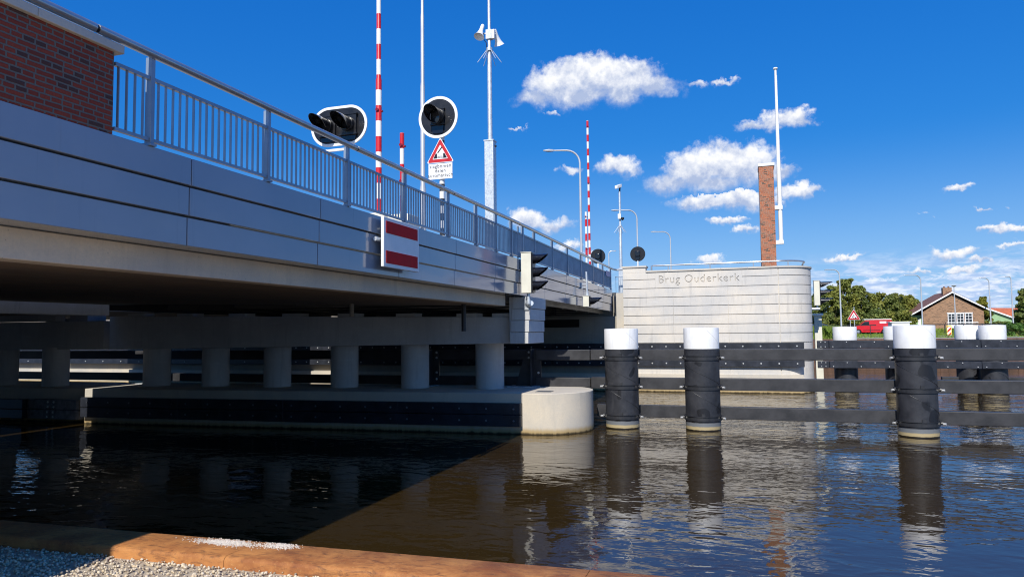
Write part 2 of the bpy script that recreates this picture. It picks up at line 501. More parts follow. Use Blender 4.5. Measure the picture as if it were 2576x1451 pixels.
M_RED = paint('signal_red_paint', (0.50, 0.018, 0.022), 0.35, var=0.1, scale=6)
M_REDS = paint('matt_sign_red', (0.56, 0.020, 0.024), 0.7, var=0.1, scale=6, spec=0.12)
M_REDV = paint('red_van_paint', (0.62, 0.014, 0.022), 0.25, var=0.04, coat=0.8)
M_BLACK = paint('black_plastic', (0.012, 0.012, 0.014), 0.32, var=0.2, scale=8)
M_GLOSS = paint('glossy_black_hood', (0.008, 0.008, 0.011), 0.16, var=0.2, coat=0.5)
M_CREAM = paint('cream_cabinet_paint', (0.68, 0.66, 0.55), 0.45, var=0.05, dirt=0.1)
M_PILE = paint('black_pile_coating', (0.026, 0.027, 0.031), 0.42, var=0.3, scale=1.3, bump=0.25, bscale=30, dirt=0.5)
M_BEAM = paint('black_composite_beam', (0.030, 0.030, 0.033), 0.5, var=0.3, scale=2.0, bump=0.3, bscale=25)
M_FEND = paint('dark_fender_plank', (0.018, 0.021, 0.030), 0.45, var=0.35, scale=2.5, bump=0.3, bscale=30, dirt=0.4)
M_GREYW = paint('weathered_grey_plank', (0.16, 0.16, 0.17), 0.7, var=0.4, scale=5, bump=0.5, bscale=25, dirt=0.7)
M_DARKST = paint('dark_steel', (0.018, 0.019, 0.022), 0.5, var=0.3)
M_BOLT = paint('pale_bolt_steel', (0.62, 0.62, 0.60), 0.35, 0.4)
M_BOLTD = paint('dull_bolt_steel', (0.22, 0.22, 0.23), 0.5, 0.3)
M_RUST = rust_mat()
M_WATER = water_mat()
M_STONE = stone_mat()
M_SAND = paint('white_sand', (0.62, 0.55, 0.47), 0.9, var=0.25, scale=60)
M_BOOM = stripes('red_white_boom_bands', (0.58, 0.015, 0.02), (0.80, 0.80, 0.79), 0.976, 0.0)
M_BOOMB = stripes('white_red_boom_bands', (0.80, 0.80, 0.79), (0.58, 0.015, 0.02), 0.976, 0.0)
M_POLE = stripes('black_white_pole_bands', (0.015, 0.015, 0.017), (0.78, 0.78, 0.77), 0.40, 0.0)
M_ROAD = ground_mat('asphalt', (0.06, 0.06, 0.06), (0.09, 0.088, 0.085))
M_PATH = ground_mat('pale_paving', (0.40, 0.35, 0.29), (0.50, 0.46, 0.40))
M_GRASSG = ground_mat('grassy_ground', (0.06, 0.085, 0.02), (0.16, 0.15, 0.055), 0.5)
M_BED = ground_mat('gravel_bed', (0.36, 0.295, 0.215), (0.50, 0.42, 0.31), 9)
M_TILE = paint('dark_roof_tile', (0.20, 0.095, 0.06), 0.7, var=0.35, scale=3, bump=0.5, bscale=6)
M_TILEO = paint('orange_roof_tile', (0.52, 0.14, 0.055), 0.7, var=0.25, scale=3, bump=0.5, bscale=6)
M_GREEN = paint('pale_green_board', (0.30, 0.46, 0.24), 0.6, var=0.06)
M_GLASS = glass_dark('dark_window_glass')
M_LENS = glass_dark('dark_lens', (0.02, 0.02, 0.022), 0.08)
M_TYRE = paint('tyre_rubber', (0.02, 0.02, 0.021), 0.8)
M_BLUE = paint('blue_car_paint', (0.01, 0.03, 0.11), 0.25, coat=0.8)
M_LRED = glass_dark('red_lamp_glass', (0.16, 0.006, 0.008), 0.12)
M_YEL = paint('yellow_marker_edge', (0.80, 0.66, 0.12), 0.5)
M_SIGNB = paint('blue_plate', (0.02, 0.09, 0.38), 0.4)
M_LEAF = [foliage('tree_leaf_green', (0.215, 0.24, 0.055)), foliage('tree_leaf_dark', (0.165, 0.205, 0.055)), foliage('tree_leaf_yellow_green', (0.20, 0.205, 0.03)), foliage('hedge_leaf', (0.075, 0.16, 0.03))]
M_GRASS = foliage('grass_blade', (0.22, 0.32, 0.055), 0.4)
M_BANK = paint('dark_brown_sheet_pile', (0.13, 0.07, 0.045), 0.8, var=0.4, scale=1.5, dirt=0.4)
M_DRY = paint('dry_leaf', (0.20, 0.10, 0.035), 0.6, var=0.3, scale=40)
M_BARK = paint('bark', (0.09, 0.07, 0.05), 0.9, var=0.3, scale=6)


# ------------------------------------------------------------------ mesh helpers
class MB:
    def __init__(self):
        self.v, self.f = [], []

    def add(self, vs, fs):
        k = len(self.v)
        self.v += [tuple(p) for p in vs]
        self.f += [tuple(i + k for i in f) for f in fs]
        return self

    def hexa(self, b, t):
        return self.add(list(b) + list(t), [(3, 2, 1, 0), (4, 5, 6, 7), (0, 1, 5, 4), (1, 2, 6, 5), (2, 3, 7, 6), (3, 0, 4, 7)])

    def box(self, x0, x1, y0, y1, z0, z1):
        return self.hexa([(x0, y0, z0), (x1, y0, z0), (x1, y1, z0), (x0, y1, z0)], [(x0, y0, z1), (x1, y0, z1), (x1, y1, z1), (x0, y1, z1)])

    def ring(self, c, u, w, r, n):
        return [(Vector(c) + (Vector(u) * cos(2 * pi * i / n) + Vector(w) * sin(2 * pi * i / n)) * r) for i in range(n)]

    def frame(self, d):
        d = Vector(d).normalized()
        u = d.cross(Vector((0, 0, 1)))
        if u.length < 0.01:
            u = Vector((1, 0, 0))
        u.normalize()
        return d, u, d.cross(u).normalized()

    def cyl(self, p0, p1, r0, r1=None, n=16, caps=True):
        r1 = r0 if r1 is None else r1
        d, u, w = self.frame(Vector(p1) - Vector(p0))
        vs = self.ring(p0, u, w, r0, n) + self.ring(p1, u, w, r1, n)
        fs = [(i, (i + 1) % n, n + (i + 1) % n, n + i) for i in range(n)]
        if caps:
            fs += [tuple(range(n - 1, -1, -1)), tuple(range(n, 2 * n))]
        return self.add(vs, fs)

    def tube(self, pts, r, n=10):
        pts = [Vector(p) for p in pts]
        rr = r if isinstance(r, (list, tuple)) else [r] * len(pts)
        vs = []
        pu = None
        for i, p in enumerate(pts):
            a = pts[max(0, i - 1)]
            b = pts[min(len(pts) - 1, i + 1)]
            d, u, w = self.frame(b - a)
            if pu is not None:
                u = (pu - d * pu.dot(d)).normalized()
                w = d.cross(u)
            pu = u
            vs += self.ring(p, u, w, rr[i], n)
        fs = []
        for k in range(len(pts) - 1):
            fs += [(k * n + i, k * n + (i + 1) % n, (k + 1) * n + (i + 1) % n, (k + 1) * n + i) for i in range(n)]
        m = (len(pts) - 1) * n
        fs += [tuple(range(n - 1, -1, -1)), tuple(range(m, m + n))]
        return self.add(vs, fs)

    def lathe(self, prof, c=(0, 0, 0), axis='z', n=24, flip=1):
        vs, fs = [], []
        for (r, h) in prof:
            for i in range(n):
                a = 2 * pi * i / n
                if axis == 'z':
                    vs.append((c[0] + r * cos(a), c[1] + r * sin(a), c[2] + h))
                elif axis == 'y':
                    vs.append((c[0] + r * cos(a), c[1] + h, c[2] + r * sin(a)))
                else:
                    vs.append((c[0] + h, c[1] + r * cos(a), c[2] + r * sin(a)))
        for k in range(len(prof) - 1):
            for i in range(n):
                fs.append((k * n + i, k * n + (i + 1) % n, (k + 1) * n + (i + 1) % n, (k + 1) * n + i))
        return self.add(vs, fs)

    def prism(self, poly, axis, a, b):
        """poly of 2D points extruded along an axis from a to b; 2D = the other two axes in xyz order"""
        def P(p, h):
            return {'x': (h, p[0], p[1]), 'y': (p[0], h, p[1]), 'z': (p[0], p[1], h)}[axis]
        n = len(poly)
        return self.add([P(p, a) for p in poly] + [P(p, b) for p in poly],
                        [tuple(range(n - 1, -1, -1)), tuple(range(n, 2 * n))] + [(i, (i + 1) % n, n + (i + 1) % n, n + i) for i in range(n)])

    def build(self, name, mat, parent=None, bevel=0.0, ang=35, off=None):
        me = bpy.data.meshes.new(name)
        o = off if off is not None else (parent_world(parent) if parent else Vector((0, 0, 0)))
        me.from_pydata([(p[0] - o[0], p[1] - o[1], p[2] - o[2]) for p in self.v], [], self.f)
        bm = bmesh.new()
        bm.from_mesh(me)
        bmesh.ops.recalc_face_normals(bm, faces=bm.faces)
        bm.to_mesh(me)
        bm.free()
        me.polygons.foreach_set('use_smooth', [True] * len(me.polygons))
        me.set_sharp_from_angle(angle=radians(ang))
        me.materials.append(mat)
        ob = bpy.data.objects.new(name, me)
        COL.objects.link(ob)
        if parent:
            ob.parent = parent
        elif off is not None:
            ob.location = o
        if bevel:
            md = ob.modifiers.new('bevel', 'BEVEL')
            md.width = bevel
            md.segments = 2
            md.limit_method = 'ANGLE'
            md.angle_limit = radians(40)
        return ob


def parent_world(p):
    v = Vector((0, 0, 0))
    while p:
        v = v + Vector(p.location)
        p = p.parent
    return v


def tag(o, label, cat, group=None, kind=None):
    if label:
        o['label'] = label
    if cat:
        o['category'] = cat
    if group:
        o['group'] = group
    if kind:
        o['kind'] = kind
    return o


def thing(name, label, cat, loc=(0, 0, 0), group=None):
    o = bpy.data.objects.new(name, None)
    COL.objects.link(o)
    o.location = loc
    o.empty_display_size = 0.2
    return tag(o, label, cat, group)


def dup(root, loc, label, rotz=None):
    r = root.copy()
    COL.objects.link(r)
    r.location = loc
    r['label'] = label
    if rotz is not None:
        r.rotation_euler = (0, 0, rotz)
    for ch in list(root.children):
        c = ch.copy()
        COL.objects.link(c)
        c.parent = r
        for g in list(ch.children):
            d = g.copy()
            COL.objects.link(d)
            d.parent = c
    return r


def struct(ob):
    ob['kind'] = 'structure'
    return ob


BOLT_ME = {}


def bolt(parent, loc, r=0.035, axis='y', mat=None, ln=0.03):
    key = (r, axis, ln)
    if key not in BOLT_ME:
        m = MB().lathe([(0.0, -ln), (r * 0.75, -ln), (r, -ln * 0.5), (r, 0.0)], axis=axis, n=8)
        ob = m.build('bolt', mat or M_BOLT)
        BOLT_ME[key] = ob.data
        bpy.data.objects.remove(ob)
    o = bpy.data.objects.new('bolt', BOLT_ME[key])
    COL.objects.link(o)
    o.parent = parent
    o.location = Vector(loc) - parent_world(parent)
    return o


def text(body, name, mat, parent, loc, size, extrude=0.002, align='CENTER', rot=(pi / 2, 0, 0), spacing=1.0, line=1.0):
    cu = bpy.data.curves.new(name, 'FONT')
    cu.body = body
    cu.size = size
    cu.extrude = extrude
    cu.align_x = align
    cu.space_character = spacing
    cu.space_line = line
    cu.materials.append(mat)
    o = bpy.data.objects.new(name, cu)
    COL.objects.link(o)
    o.parent = parent
    bpy.context.view_layer.update()
    me = bpy.data.meshes.new_from_object(o.evaluated_get(bpy.context.evaluated_depsgraph_get()))
    bpy.data.objects.remove(o)
    o = bpy.data.objects.new(name, me)
    COL.objects.link(o)
    o.parent = parent
    o.rotation_euler = rot
    o.location = Vector(loc) - parent_world(parent)
    return o


def hood(mb, c, axis, r, lmax, lmin, droop=0.0, n=28, flare=1.05):
    """a lamp visor: a tube cut slantwise, long on top; axis is a horizontal unit vector"""
    a = Vector((axis[0], axis[1], 0)).normalized()
    side = Vector((-a.y, a.x, 0))
    up = Vector((0, 0, 1))
    c = Vector(c)
    vs, rows = [], 6
    for shell in (0, 1):
        for k in range(rows + 1):
            t = k / rows
            for i in range(n):
                ph = 2 * pi * i / n
                L = lmin + (lmax - lmin) * ((1 + cos(ph)) / 2) ** 0.9
                rr = (r - shell * 0.008) * (1 + (flare - 1) * t * L / lmax)
                p = c + a * (L * t) + side * (sin(ph) * rr) + up * (cos(ph) * rr - droop * (t * L) ** 2)
                vs.append(p)
    fs = []
    N = (rows + 1) * n
    for k in range(rows):
        for i in range(n):
            j = (i + 1) % n
            fs.append((k * n + i, k * n + j, (k + 1) * n + j, (k + 1) * n + i))
            fs.append((N + k * n + j, N + k * n + i, N + (k + 1) * n + i, N + (k + 1) * n + j))
    k = rows * n
    for i in range(n):
        j = (i + 1) % n
        fs.append((k + i, k + j, N + k + j, N + k + i))
    mb.add(vs, fs)
    return mb


# ------------------------------------------------------------------ setting: water, grounds
me = MB().add([(-500, -60, 0), (500, -60, 0), (500, 400, 0), (-500, 400, 0)], [(0, 1, 2, 3)])
struct(me.build('water', M_WATER))

CAPS = 0.033     # the quay runs very slightly askew


def quay_y(x):
    return 7.16 + CAPS * (x + 9.7)


g = MB()
g.hexa([(-90, -60, -2), (60, -60, -2), (60, quay_y(60) - 0.12, -2), (-90, quay_y(-90) - 0.12, -2)],
       [(-90, -60, 0.80), (60, -60, 0.80), (60, quay_y(60) - 0.12, 0.80), (-90, quay_y(-90) - 0.12, 0.80)])
struct(g.build('quay_ground', M_BED))

g = MB()
g.box(-400, 3.3, 43.2, 66, -1, 2.45)
g.box(-3000, 3000, 66, 6000, -1, 2.45)
struct(g.build('far_ground', M_GRASSG))
struct(MB().add([(3.4, 66.02, 2.458), (90, 66.02, 2.458), (90, 70.5, 2.458), (3.4, 70.5, 2.458)], [(0, 1, 2, 3)]).build('footpath', M_PATH))
struct(MB().add([(6, 74, 2.458), (90, 74, 2.458), (90, 82, 2.458), (6, 82, 2.458)], [(0, 1, 2, 3)]).build('pavement', M_PATH))
struct(MB().add([(4, 108, 2.458), (200, 108, 2.458), (200, 116, 2.458), (4, 116, 2.458)], [(0, 1, 2, 3)]).build('road', M_ROAD))
t_ = MB()
for i_ in range(170):
    x_ = 3.35 + i_ * 0.6
    t_.box(x_, x_ + 0.3, 65.9, 65.985, -1, 2.46)
    t_.box(x_ + 0.3, x_ + 0.6, 65.95, 65.99, -1, 2.46)
BANK = t_
# far approach embankment carrying the road down from the bridge, hidden behind the wall
g = MB()
g.hexa([(-26, 43.3, 2.46), (-7.2, 43.3, 2.46), (-7.2, 150, 2.46), (-26, 150, 2.46)], [(-26, 43.3, 5.7), (-7.2, 43.3, 5.7), (-7.2, 150, 5.2), (-26, 150, 5.2)])
struct(g.build('approach_road', M_ROAD))

tag(BANK.build('bank_sheet_piling', M_BANK), 'brown steel sheet piling along the far bank behind the fender beams', 'bank wall')
# ------------------------------------------------------------------ quay cap, gravel, sand
qc = thing('quay_cap', 'rusty steel cap beam along the quay edge beside the gravel', 'quay edge', (-5.6, 7.2, 0.8))
joints = [-21.6, -17.6, -13.6, -9.6, -5.62, -1.62, 2.38, 6.38, 10.4]
for a, b in zip(joints[:-1], joints[1:]):
    m = MB()
    x0, x1 = a + 0.003, b - 0.003
    prof = [(-0.62, 0.70), (-0.62, 0.885), (-0.605, 0.912), (-0.575, 0.93), (-0.03, 0.93), (-0.008, 0.92), (0.0, 0.90), (0.0, -1.2), (-0.02, -1.2), (-0.02, 0.70)]
    n = len(prof)
    vs = [(x0, quay_y(x0) + p[0], p[1]) for p in prof] + [(x1, quay_y(x1) + p[0], p[1]) for p in prof]
    m.add(vs, [tuple(range(n - 1, -1, -1)), tuple(range(n, 2 * n))] + [(i, (i + 1) % n, n + (i + 1) % n, n + i) for i in range(n)])
    m.build('cap_segment', M_RUST, qc)


def ico():
    bm = bmesh.new()
    bmesh.ops.create_icosphere(bm, subdivisions=2, radius=1.0)
    v = np.array([p.co[:] for p in bm.verts])
    f = np.array([[q.index for q in p.verts] for p in bm.faces])
    bm.free()
    return v, f


def scatter_stones(name, mat, pos, size, seed, flat=(0.55, 0.85), low=False):
    rs = np.random.RandomState(seed)
    bm = bmesh.new()
    bmesh.ops.create_icosphere(bm, subdivisions=1, radius=1.0)
    if not low:
        pass
    v = np.array([p.co[:] for p in bm.verts])
    f = np.array([[q.index for q in p.verts] for p in bm.faces])
    bm.free()
    n = len(pos)
    nv = len(v)
    V = np.repeat(v[None], n, 0) * (1 + rs.uniform(-0.22, 0.22, (n, nv, 1)))
    sc = np.stack([rs.uniform(0.8, 1.3, n), rs.uniform(0.65, 1.0, n), rs.uniform(*flat, n)], 1) * size[:, None]
    V = V * sc[:, None, :]
    q = rs.normal(size=(n, 4)) * np.array([1.6, 0.5, 0.5, 1.0])
    q /= np.linalg.norm(q, axis=1)[:, None]
    w, x, y, z = q.T
    R = np.stack([1 - 2 * (y * y + z * z), 2 * (x * y - z * w), 2 * (x * z + y * w), 2 * (x * y + z * w), 1 - 2 * (x * x + z * z), 2 * (y * z - x * w),
                  2 * (x * z - y * w), 2 * (y * z + x * w), 1 - 2 * (x * x + y * y)], 1).reshape(n, 3, 3)
    V = np.einsum('nij,nkj->nki', R, V) + pos[:, None, :]
    F = (f[None] + (np.arange(n) * nv)[:, None, None]).reshape(-1, 3)
    V = V.reshape(-1, 3)
    me = bpy.data.meshes.new(name)
    me.vertices.add(len(V))
    me.vertices.foreach_set('co', V.ravel().astype(np.float32))
    me.loops.add(F.size)
    me.loops.foreach_set('vertex_index', F.ravel().astype(np.int32))
    me.polygons.add(len(F))
    me.polygons.foreach_set('loop_start', (np.arange(len(F)) * 3).astype(np.int32))
    me.polygons.foreach_set('use_smooth', np.ones(len(F), bool))
    me.update(calc_edges=True)
    me.materials.append(mat)
    o = bpy.data.objects.new(name, me)
    COL.objects.link(o)
    return o


rs = np.random.RandomState(3)
N = 15000
gx = rs.uniform(-11.5, 1.5, N)
gy = quay_y(gx) - 0.62 - rs.uniform(0, 1, N) ** 0.9 * 2.3
gp = np.stack([gx, gy, 0.805 + rs.uniform(0, 0.022, N)], 1)
# keep the strip beside the cap filled
tag(scatter_stones('gravel', M_STONE, gp, rs.uniform(0.010, 0.024, N), 5), 'loose tan and grey gravel beside the rusty quay cap', 'gravel', kind='stuff')
N = 2600
cen = rs.uniform(0, 1, N) < 0.72
sx = np.where(cen, -5.95 + rs.normal(0, 0.20, N), -5.25 + rs.normal(0, 0.11, N))
sy = quay_y(sx) - np.where(cen, 0.16, 0.12) + rs.normal(0, 0.05, N)
sy = np.minimum(sy, quay_y(sx) - 0.03)
sp = np.stack([sx, sy, np.full(N, 0.934)], 1)
tag(scatter_stones('sand_spill', M_SAND, sp, rs.uniform(0.003, 0.010, N), 6), 'white sand spilled on the rusty steel cap', 'sand', kind='stuff')

# ------------------------------------------------------------------ the fixed bridge span
XF = -7.14
bs = thing('bridge_span', 'fixed grey clad bridge span on round columns over the canal', 'bridge', (XF, 10, 4.6))
ROWS = [(5.43, 5.80, 0.0), (5.02, 5.405, -0.03), (4.61, 4.995, -0.06)]


def panel(parent, y0, y1, r, ztop0, ztop1):
    """one cladding panel between y0 and y1; ztop0/1: how far the row is lifted at either end"""
    z0, z1, dx = ROWS[r]
    back = XF - 0.16 if r < 2 else XF - 0.52
    a, b = y0 + 0.010, y1 - 0.010
    m = MB()
    x = XF + dx
    m.hexa([(back, a, z0 + ztop0), (x, a, z0 + ztop0), (x, b, z0 + ztop1), (back, b, z0 + ztop1)],
           [(back, a, z1 + ztop0), (x, a, z1 + ztop0), (x, b, z1 + ztop1), (back, b, z1 + ztop1)])
    m.build('cladding_panel', M_CLAD, parent, bevel=0.006)


JY = [-7.75, -4.65, -1.55, 1.55, 4.65, 7.75, 10.85, 13.95, 17.05, 20.15, 22.55]
for a, b in zip(JY[:-1], JY[1:]):
    for r in range(3):
        panel(bs, a, b, r, 0, 0)
JL = [22.60, 25.77, 28.96, 32.3, 35.66, 38.97, 39.62]
m = MB()
m.box(-24.25, XF - 0.2, -12, 22.45, 4.64, 5.62)
m.build('deck_slab', M_CONC, bs)
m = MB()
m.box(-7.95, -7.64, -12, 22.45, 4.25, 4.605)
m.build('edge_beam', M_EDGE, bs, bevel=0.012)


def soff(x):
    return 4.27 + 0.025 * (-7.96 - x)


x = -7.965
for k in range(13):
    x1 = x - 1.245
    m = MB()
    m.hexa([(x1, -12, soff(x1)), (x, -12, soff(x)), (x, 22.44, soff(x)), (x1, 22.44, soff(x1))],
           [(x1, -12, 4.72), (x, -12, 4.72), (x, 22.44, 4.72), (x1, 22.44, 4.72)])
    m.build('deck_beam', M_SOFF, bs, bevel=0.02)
    x = x1 - 0.012
m = MB()
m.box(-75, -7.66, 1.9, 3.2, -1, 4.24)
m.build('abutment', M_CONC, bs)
for (px, py, z0, z1) in ((-8.55, 21.0, 3.42, 4.28), (-12.6, 21.0, 3.95, 4.4)):
    MB().cyl((px, py, z0), (px, py, z1), 0.075, n=16).build('drain_pipe', M_DARKST if px > -9 else M_CONC, bs)

# neighbouring deck beyond the gap
b2 = thing('second_bridge_span', 'second concrete bridge span beyond the narrow gap, its grey edge half hidden', 'bridge', (-30, 10, 4.3))
MB().box(-42, -25.26, -12, 22.4, 4.5, 5.6).build('deck_slab', M_CONC, b2)
MB().box(-42, -26.9, 22.45, 39.9, 4.5, 5.6).build('deck_slab', M_CONC, b2)
MB().box(-42, -27.0, 21.9, 22.35, 4.03, 4.49).build('end_diaphragm', M_PGREY, b2)
MB().box(-25.255, -24.68, -12, 22.4, 4.22, 5.3).build('edge_beam', M_PGREY, b2, bevel=0.012)
MB().box(-42, -25.26, -12, 21.89, 4.3, 4.495).build('soffit', M_SOFF, b2)

# ------------------------------------------------------------------ bascule leaf
bl = thing('bascule_leaf', 'movable steel bridge leaf with grey panels and dark underside', 'bridge leaf', (XF, 31, 4.6))


def drop(y):
    return -0.0085 * (y - 22.6)


for a, b in zip(JL[:-1], JL[1:]):
    for r in range(3):
        panel(bl, a, b, r, drop(a), drop(b))
m = MB()
m.hexa([(-25.35, 22.62, 5.0), (XF - 0.2, 22.62, 5.0), (XF - 0.2, 40.95, 4.86), (-25.35, 40.95, 4.86)],
       [(-25.35, 22.62, 5.6), (XF - 0.2, 22.62, 5.6), (XF - 0.2, 40.95, 5.45), (-25.35, 40.95, 5.45)])
m.build('deck_plate', M_DARKST, bl)
for xg in (-7.72, -10.4, -13.2, -16, -18.8, -22.0, -25.2):
    m = MB()
    m.hexa([(xg - 0.02, 22.7, 4.45), (xg + 0.02, 22.7, 4.45), (xg + 0.02, 39.5, 4.33), (xg - 0.02, 39.5, 4.33)],
           [(xg - 0.02, 22.7, 5.0), (xg + 0.02, 22.7, 5.0), (xg + 0.02, 39.5, 4.86), (xg - 0.02, 39.5, 4.86)])
    m.build('girder', M_DARKST, bl)
for yg in (25.2, 27.9, 30.6, 33.3, 36.0, 38.7):
    MB().box(-25.1, -7.74, yg - 0.06, yg + 0.06, 4.42 + drop(yg), 4.46 + drop(yg)).build('cross_beam', M_DARKST, bl)

# ------------------------------------------------------------------ railings
br = thing('bridge_railing', 'grey steel railing with vertical bars on the fixed bridge span', 'railing', (XF, 14, 5.8), 'bridge railings')
lr = thing('bridge_railing', 'grey steel railing on the movable bridge leaf, seen almost edge on', 'railing', (XF, 31, 5.8), 'bridge railings')


def handrail(par, y0, y1, dz0=0.0, dz1=0.0, mat=None):
    MB().cyl((XF + 0.02, y0, 6.985 + dz0), (XF + 0.02, y1, 6.985 + dz1), 0.055, n=20).build('handrail', mat or M_ALU, par)


RINGS = [-2.0, 6.19, 12.03, 16.82, 22.36]
for a, b in zip(RINGS[:-1], RINGS[1:]):
    handrail(br, a + 0.02, b - 0.02)
    MB().cyl((XF + 0.02, b - 0.02, 6.985), (XF + 0.02, b + 0.02, 6.985), 0.046, n=16).build('joint_ring', M_BLACK, br)
P1 = [7.05, 9.39, 11.76, 14.16, 16.58, 18.55, 20.21, 21.71]
P2 = [22.93, 24.31, 26.78, 29.24, 31.82, 34.48, 37.03, 39.3]
for par, ps, y0, y1, sl in ((br, P1, 6.5, 22.4, 0.0), (lr, P2, 22.5, 39.4, -0.0085)):
    def dz(y):
        return sl * (y - 22.6)
    for y in ps:
        m = MB()
        m.box(XF - 0.085, XF + 0.015, y - 0.03, y + 0.03, 5.83 + dz(y), 6.95 + dz(y))
        m.box(XF - 0.11, XF + 0.04, y - 0.05, y + 0.05, 5.80 + dz(y), 5.835 + dz(y))
        m.build('post', M_RAIL, par, bevel=0.004)
    for nm, z0, z1 in (('top_rail', 6.655, 6.70), ('bottom_rail', 5.865, 5.905)):
        m = MB()
        m.hexa([(XF - 0.06, y0, z0 + dz(y0)), (XF - 0.005, y0, z0 + dz(y0)), (XF - 0.005, y1, z0 + dz(y1)), (XF - 0.06, y1, z0 + dz(y1))],
               [(XF - 0.06, y0, z1 + dz(y0)), (XF - 0.005, y0, z1 + dz(y0)), (XF - 0.005, y1, z1 + dz(y1)), (XF - 0.06, y1, z1 + dz(y1))])
        m.build(nm, M_RAIL, par)
    ys = []
    y = y0 + 0.06
    while y < y1 - 0.03:
        if all(abs(y - p) > 0.06 for p in ps):
            ys.append(y)
        y += 0.124
    far = MB()
    nfar = 0
    for i, y in enumerate(ys):
        mm = MB() if i < 98 else far
        mm.box(XF - 0.048, XF - 0.014, y - 0.006, y + 0.006, 5.905 + dz(y), 6.655 + dz(y))
        if i < 98:
            mm.build('baluster', M_RAIL, par)
        else:
            nfar += 1
    if nfar:
        far.build('balusters', M_RAIL, par)['kind'] = 'stuff'
handrail(lr, 22.42, 39.5, 0.0, drop(39.5))
# the tall thin edge plates where leaf and span meet
MB().box(XF - 0.07, XF - 0.01, 22.44, 22.47, 5.83, 6.9).build('end_plate', M_RAIL, lr)

er = thing('end_railing', 'short grey railing closing the gap between bridge leaf and concrete wall', 'railing', (-6.9, 40.6, 5.7), 'bridge railings')
MB().tube([(XF + 0.02, 39.6, 6.84), (XF + 0.04, 40.3, 6.86), (-7.05, 40.6, 6.86), (-6.62, 40.6, 6.86)], 0.055, 12).build('handrail', M_ALU, er)
MB().box(-7.13, -6.6, 40.57, 40.62, 6.42, 6.46).build('top_rail', M_RAIL, er)
MB().box(-7.13, -6.6, 40.57, 40.62, 5.52, 5.56).build('bottom_rail', M_RAIL, er)
for xx in (-7.1, -6.96, -6.85, -6.74, -6.62):
    MB().box(xx - 0.008, xx + 0.008, 40.575, 40.615, 5.56, 6.42).build('baluster', M_RAIL, er)

# brick parapet at the near end
bp = thing('brick_parapet', 'red brick parapet wall with pale coping at the near bridge end', 'wall', (XF, 3, 5.8))
MB().box(XF - 0.33, XF + 0.004, -8, 6.46, 5.802, 6.80).build('wall', M_BRICK, bp)
for a, b in ((-8, -3.6), (-3.595, 0.0), (0.005, 3.7), (3.705, 5.45), (5.455, 6.56)):
    MB().box(XF - 0.37, XF + 0.06, a, b, 6.802, 6.905).build('coping', M_COPE, bp, bevel=0.008)
for y in (1.0, 3.4, 6.36):
    MB().box(XF - 0.03, XF + 0.03, y - 0.035, y + 0.035, 6.90, 6.955).build('rail_bracket', M_RAIL, bp)


# ------------------------------------------------------------------ piers
def pier_front(x):
    return 22.68 + 0.074 * (x + 7.23)


def arc(cx, cy, r, a0, a1, n):
    return [(cx + r * cos(radians(a0 + (a1 - a0) * i / n)), cy + r * sin(radians(a0 + (a1 - a0) * i / n))) for i in range(n + 1)]


pr = thing('bridge_pier', 'concrete pier with six round columns and a sunlit rounded nose', 'bridge pier', (-15, 24, 0))
poly = [(-24.72, pier_front(-24.72) + 3.3), (-24.72, pier_front(-24.72))] + [(-7.2, 22.66)] + arc(-6.82, 24.32, 1.67, -84, 90, 28)[0:] + [(-7.2, 25.99)]
MB().prism(poly, 'z', -2, 1.35).build('base', M_PIERC, pr, bevel=0.02)
for cx in (-23.12, -20.36, -17.59, -14.72, -11.85, -8.96):
    cy = 24.5 + 0.08 * (cx + 8.8)
    MB().cyl((cx, cy, 1.34), (cx, cy, 3.05), 0.52, n=40).build('column', M_PGREY, pr)
m = MB()
fy0, fy1 = 22.05, 23.38
m.hexa([(-24.27, fy0, 2.85), (-7.7, fy1, 2.99), (-7.7, fy1 + 1.7, 2.99), (-24.27, fy0 + 1.7, 2.85)],
       [(-24.27, fy0, 4.17), (-7.7, fy1, 3.90), (-7.7, fy1 + 1.7, 3.90), (-24.27, fy0 + 1.7, 4.17)])
m.build('cap_beam', M_PGREY, pr, bevel=0.02)
# stepped block that closes the end of the cap beam under the cladding
eb = MB()
eb.box(-7.698, -7.35, 23.02, 24.9, 2.99, 4.57)
ebo = eb.build('end_block', M_PGREY, pr, bevel=0.01)
for k in range(4):
    z1 = 4.56 - 0.4 * k
    z0 = z1 - 0.385 if k < 3 else 2.985
    xr = -6.93 - 0.03 * k
    MB().box(-7.58 - 0.03 * k, xr, 22.98 - 0.0, 24.9, z0, z1).build('facing_block', M_PGREY, ebo, bevel=0.012)
for cx in (-23.2, -20.9, -18.6, -16.3, -14.0, -11.7, -9.4, -8.1):
    cy = fy0 + (fy1 - fy0) * (cx + 25) / 17.3
    zt = 4.17 + (3.90 - 4.17) * (cx + 25) / 17.3
    q = MB().box(cx - 0.38, cx + 0.38, cy + 0.08, cy + 0.7, zt - 0.01, zt + 0.13).build('bearing_pad', M_PGREY, pr, bevel=0.01)
